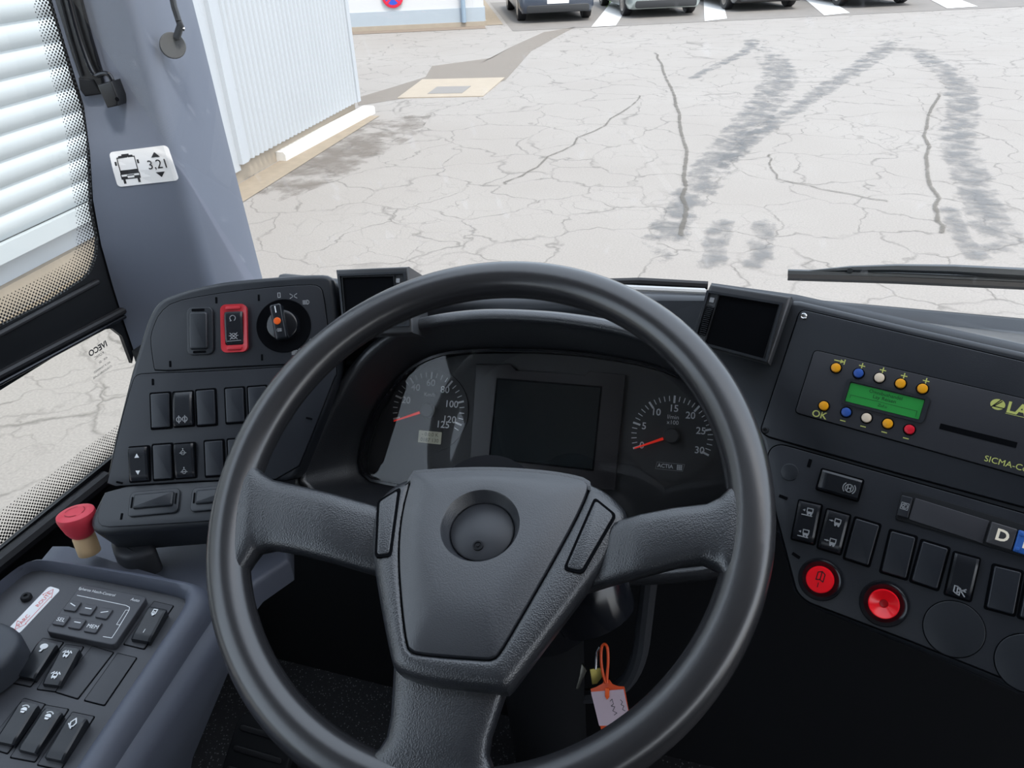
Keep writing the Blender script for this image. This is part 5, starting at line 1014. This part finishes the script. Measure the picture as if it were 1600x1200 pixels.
# body: shoulder to the window and along the side, undercut towards the floor
def cp(x, y, z): return Vector((x, y, z))
zt = 1.612
def bodysec(y, xr, zr_): return [cp(XW+.010, y, 1.44), cp(-.735, y, 1.50), cp(-.715, y, zt-.03), cp(-.700, y, zt+.006), cp(-.675, y, zt+.012), cp(-.62, y, zt+.004), cp(xr-.02, y, zr_-.004), cp(xr-.006, y, zr_-.010), cp(xr, y, zr_-.022), cp(xr-.05, y, zr_-.14), cp(xr-.16, y, 1.25), cp(-.72, y, 1.0), cp(XW+.010, y, 1.0)]
secs = []
for y, xr, z_, dz in ((-.7, -.42, 1.575, -.045), (.1, -.438, 1.588, -.032), (.25, -.443, 1.594, -.026), (.40, -.452, 1.600, -.02), (.46, -.46, 1.600, -.006)):
    zt = 1.612+dz; secs.append(bodysec(y, xr, z_))
b = MB(); b.loops(list(reversed(secs))); b.build('console_body', CONS, sd, world=True, ang=60)
shp = [hitp(p_, Vector((0, 0, 1.592)), Vector((0, 0, 1))) for p_ in ((110, 800), (120, 880), (330, 938), (380, 935), (402, 908), (452, 874), (452, 830), (250, 780))]
b = MB(); b.prism([(p_.x, p_.y) for p_ in shp], 1.56, 1.592, .006); b.build('console_shoulder', CONS, sd, world=True)
SFZ = -.012
def S_q(pts): return SC.q(zc5(pts))
class SF: pass
SCf = Frame(SC.W(0, 0, SFZ), SC.u, SC.v, SC.n)
def s_plate(pts, name='switch_plate'):
    x, y, w_, l_, r = SCf.q(zc5(pts)); lift(MB().prism(rrect(x, y, w_+.0016, l_+.0016, .0014, r), 0, .0003).build('gap', VOID, sd, smooth=False), SFZ); return lift(MB().prism(rrect(x, y, w_, l_, .0012, r), 0, .0012, .0004).build(name, mat('switch plate', (.040, .042, .049), .5, .1, 900, linear=True), sd, ang=40), SFZ)
def s_rock(pts, pl, icons, h=(.0085, .0100, .0125)):
    if pl: s_plate(pl)
    fr2 = Frame(SCf.W(0, 0, .010), SC.u, SC.v, SC.n); x, y, w_, l_, r = fr2.q(zc5(pts)); o = rocker(sd, (x, y), w_, l_, r, h, base=SFZ)
    for kd, t, s_ in icons: add_icon(kd, o, x-(t-.5)*l_*math.sin(r), y+(t-.5)*l_*math.cos(r), SFZ+rock_h(h, t)+.0005, s_*w_, WHT, .22, rot=r)
s_rock([(632, 515), (712, 525), (632, 655), (555, 638)], [(655, 490), (738, 512), (615, 692), (530, 675)], [('page', .82, .24), ('bar', .25, .14)])
s_rock([(165, 660), (245, 672), (140, 812), (68, 795)], [(180, 650), (275, 665), (125, 855), (45, 832)], [('mirror', .82, .28)])
s_rock([(272, 688), (350, 694), (240, 840), (170, 828)], [(295, 680), (378, 690), (215, 870), (145, 860)], [('bus_up', .80, .26), ('bus_up', .22, .26)])
s_rock([(88, 918), (165, 932), (50, 1092), (-25, 1075)], [(100, 905), (195, 930), (30, 1138), (-60, 1110)], [('lamp', .80, .28)])
s_rock([(192, 948), (268, 964), (145, 1130), (70, 1110)], [(200, 938), (300, 950), (140, 1175), (40, 1150)], [('lamp', .82, .28)])
s_rock([(300, 978), (378, 992), (255, 1160), (180, 1142)], [(315, 965), (410, 985), (250, 1205), (155, 1185)], [('horn', .82, .30)])
s_plate([(385, 680), (480, 710), (335, 905), (248, 880)], 'blank_cover'); s_plate([(510, 715), (582, 733), (445, 933), (352, 910)], 'blank_cover')
c = SCf.L((42, 935)); s_ = MB(); s_.lathe([(.0052, SFZ), (.0052, SFZ+.003), (.0042, SFZ+.0046), (.0030, SFZ+.0048), (.0020, SFZ+.0046), (.0018, SFZ+.003), (.0001, SFZ+.003)], 20, (c[0], c[1], 0)); s_.build('screw', DARK, sd)
# park / road sticker
x, y, w_, l_, r = SCf.q([(75, 916), (92, 920), (33, 992), (14, 984)])
pk = lift(MB().prism(rrect(x, y, w_, l_, .003, r), 0, .0004).build('lever_sticker', STK, sd, smooth=False), SFZ); pk['label'] = 'white PARC and ROUTE sticker with red lettering'
rr_ = r+math.pi/2
for s_, t in (('ROUTE', .22), ('PARC', -.26)): text('lettering', s_, w_*.42, REDP, pk, x-t*l_*math.sin(r), y+t*l_*math.cos(r), SFZ+.0006, rr_)
def pkp(a, t): return (x+a*w_*math.cos(r)-t*l_*math.sin(r), y+a*w_*math.sin(r)+t*l_*math.cos(r))
MB().strokes([[pkp(-.22, -.30), pkp(-.38, -.30), pkp(0, -.46), pkp(.38, -.30), pkp(.30, -.30), pkp(.30, .30), pkp(.40, .30), pkp(0, .46), pkp(-.38, .30), pkp(-.28, .30)]], .0005, SFZ+.0006).build('arrow_outline', REDP, pk, smooth=False, recalc=False)
# roof hatch keypad
kpf = Frame(SCf.W(0, 0, .009), SC.u, SC.v, SC.n)
kp = thing('hatch_keypad', 'grey roof hatch control keypad with six square keys on the side console', 'keypad', kpf)
x, y, w_, l_, r = kpf.q([(128, 912), (231, 932), (178, 1008), (70, 986)])
KP = mat('keypad plastic', (.052, .054, .063), .45, .08, 900, linear=True)
MB().prism(rrect(x, y, w_, l_, .004, r), -.0088, 0, .0012).build('keypad_body', KP, kp, ang=40)
zk = lambda p: (p[0]/6.667, 880+p[1]/6.667)
for q4, s_ in (([(725, 395), (860, 410), (790, 520), (658, 495)], '\\'), ([(890, 430), (1022, 450), (950, 560), (820, 535)], '-'), ([(1060, 465), (1190, 490), (1115, 598), (985, 572)], '/'), ([(620, 540), (745, 560), (665, 670), (537, 645)], 'SEL'), ([(780, 575), (912, 597), (835, 705), (700, 680)], '-'), ([(945, 608), (1080, 630), (1000, 745), (865, 720)], 'MEM')):
    a, c_, ww, ll, r_ = kpf.q([zk(p) for p in q4]); ky_ = MB().prism(rrect(a, c_, ww*.95, ll*.95, .0012, r_), -.0005, .0022, .0007).build('key', KP, kp, ang=40)
    if len(s_) > 1: text('lettering', s_, .0058, WHT, ky_, a, c_, .0024, r_)
    else:
        d_ = {'-': ((-1, 0), (1, 0)), '/': ((-1, -.4), (1, .4)), '\\': ((-1, .4), (1, -.4))}[s_]
        MB().strokes([T2(d_, a, c_+.001, .003, r_)], .0009, .0024).build('mark', WHT, ky_, smooth=False, recalc=False)
c = kpf.L(zk((1010, 300))); text('lettering', 'Spheros Hatch-Control', .0042, WHT, kp, c[0], c[1], .0002, r)
c = kpf.L(zk((1410, 385))); text('lettering', 'Auto', .0046, WHT, kp, c[0], c[1], .0002, r)
ln_ = [kpf.L(zk(p)) for p in ((805, 335), (1080, 392), (1310, 440), (1350, 460), (1345, 490), (1225, 690), (1165, 780), (1075, 765))]
MB().strokes([ln_], .0006, .0002).build('bus_outline', WHT, kp, smooth=False, recalc=False)
ln_ = [kpf.L(zk(p)) for p in ((1310, 490), (1345, 490), (1250, 645), (1215, 640), (1310, 490))]; MB().strokes([ln_], .0005, .0003).build('door_outline', WHT, kp, smooth=False, recalc=False)
# parking brake lever at the frame's left edge
bl = thing('brake_lever', 'black parking brake lever handle at the left edge of the side console', 'lever', Frame(SCf.W(*SCf.L((-10, 1040))), SC.u, SC.v, SC.n))
hp_ = [SCf.L(p, .03) for p in [(-60, 960), (0, 972), (30, 985), (38, 1003), (20, 1030), (0, 1048), (-60, 1090)]]; o_ = SCf.L((-10, 1040))
hp_ = [(a-o_[0], c_-o_[1]) for a, c_ in hp_]
MB().prism(smooth(hp_, 1), .004, .036, .008, 4).build('handle', mat('lever grey', (.035, .04, .05), .5, .1, 700, linear=True), bl, ang=50)
MB().prism(scl(smooth(hp_, 1), (hp_[2][0]-.03, hp_[3][1]), .82), .0, .005).build('base', DARK, bl)
# emergency stop
ef = Frame(hitp((132, 841), SC.W(0, 0, .004), SC.n), Vector((1, 0, 0)), Vector((0, 1, 0)), Vector((0, 0, 1)))
a1_ = (at(112, 812, .84)-ef.O); en = Vector((-.10, .12, 1)).normalized(); eu = Vector((1, 0, 0)); eu = (eu-eu.dot(en)*en).normalized(); ef = Frame(ef.O, eu, en.cross(eu), en)
es = thing('emergency_button', 'red mushroom emergency button on a beige collar beside the side window', 'button', ef)
es.scale = (.9, .9, .9)
MB().lathe([(.0128, -.02), (.0128, .002), (.0122, .004), (.0108, .005), (.0108, .010)], 32).build('collar', mat('beige plastic', (205, 175, 135), .5), es)
MB().lathe([(.0110, .005), (.0140, .008), (.0170, .014), (.0200, .025), (.0214, .032), (.0207, .0356), (.0185, .0368), (.010, .0374), (.0001, .0376)], 40).build('mushroom_cap', mat('emergency red', (205, 55, 72), .45, .1, 300), es)
o = MB()
for k in range(3):
    a0_ = k*120; o.strokes([arc(0, 0, .011, a0_, a0_+80, 8)], .0012, .0378)
o.build('turn_arrows', mat('dark red print', (160, 30, 45), .5), es, smooth=False, recalc=False)
# pod bracket
bk = thing('pod_bracket', 'grey rounded bracket carrying the switch pod above the side console', 'bracket', Vector((-.50, .55, 1.55)))
shp = [hitp(p_, Vector((0, 0, 1.61)), Vector((0, 0, 1))) for p_ in ((176, 855), (240, 850), (250, 872), (222, 884), (200, 888), (183, 880))]
b = MB(); b.prism(rounded([(p_.x, p_.y) for p_ in shp], .008), 1.585, 1.625, .006); b.build('bracket_foot', MATS['dark grey plastic'], bk, world=True)
# ================================================================== KEYS
kf = thing('ignition_keys', 'orange key tag with white paper label hanging with keys below the column', 'key tag', Vector(hitp((940, 1010), Vector((0, .56, 0)), Vector((0, 1, 0)))))
TG = frame(hitp((945, 1100), Vector((0, .52, 0)), Vector((0, 1, 0))), -4, 32)
relk = PM[kf.name].inverted() @ TG.mat()
def kb_(mb, name, material, parent=None, **k):
    mb.v = [relk @ Vector(p) for p in mb.v]; return mb.build(name, material, parent or kf, **k)
zt_ = lambda pts: Z(780, 900, 4.614, pts)
ORG = mat('orange plastic', (225, 80, 25), .4)
kb_(MB().prism(TG.Ls(zt_([(658, 815), (700, 800), (745, 775), (760, 750), (795, 750), (815, 780), (860, 795), (900, 798), (905, 815), (945, 1040), (735, 1108)])), -.001, .0003, .0003), 'tag_body', ORG, ang=40)
pap = kb_(MB().prism(TG.Ls(zt_([(662, 835), (897, 815), (935, 990), (830, 1075), (722, 1078)])), .0003, .0008), 'paper_label', mat('label paper', (205, 185, 195), .7), smooth=False)
kb_(MB().prism(TG.Ls(zt_([(765, 805), (795, 805), (795, 870), (780, 888), (765, 865)])), .0008, .0022, .0005), 'clip_tongue', mat('bright orange', (250, 100, 30), .4))
lp_ = [(*TG.L(p), .001) for p in smooth(zt_([(770, 770), (745, 690), (735, 600), (738, 510), (755, 488), (770, 490), (785, 520), (788, 620), (780, 700), (778, 770)]), 2, False)]
kb_(MB().tube(lp_, .0016, 6), 'loop', ORG)
scr = [[(800, 900), (815, 885), (825, 920), (808, 935), (835, 940), (820, 970), (850, 985), (830, 1000)], [(875, 890), (890, 905), (880, 925), (900, 935), (890, 960), (910, 970)]]
kb_(MB().strokes([TG.Ls(zt_(l_)) for l_ in scr], .0006, .001), 'handwriting', INKB, pap, smooth=False, recalc=False)
for pts, mt_ in (([(648, 680), (740, 665), (735, 740), (700, 785), (665, 790)], mat('brass', (150, 135, 70), .3, metal=.8)), ([(590, 640), (625, 690), (565, 825), (545, 825), (575, 720)], mat('key steel', (110, 108, 100), .3, metal=1))):
    kb_(MB().prism(TG.Ls(zt_(pts)), -.006, -.003, .0005), 'key', mt_)
kb_(MB().tube([(*TG.L(p), -.004) for p in zt_([(690, 680), (695, 600), (700, 560), (720, 520)])], .0015, 6), 'key_ring', CHR)
# pedal in the footwell
pf = frame(hitp((400, 1195), Vector((0, 0, 1.16)), Vector((0, 0, 1))), 0, 55)
pe_ = thing('foot_pedal', 'dark pedal plate in the footwell below the wheel', 'pedal', pf)
MB().prism(rrect(0, 0, .10, .13, .02), -.008, .004, .003).build('pedal_plate', DARK, pe_)
for k in range(4): MB().prism(rrect(0, -.042+.028*k, .08, .008, .003), .004, .007, .001).build('tread_rib', RUB, pe_)
MB().tube([(0, 0, -.006), (0, .02, -.10), (0, -.02, -.16)], .012, 8).build('pedal_arm', DARK, pe_)
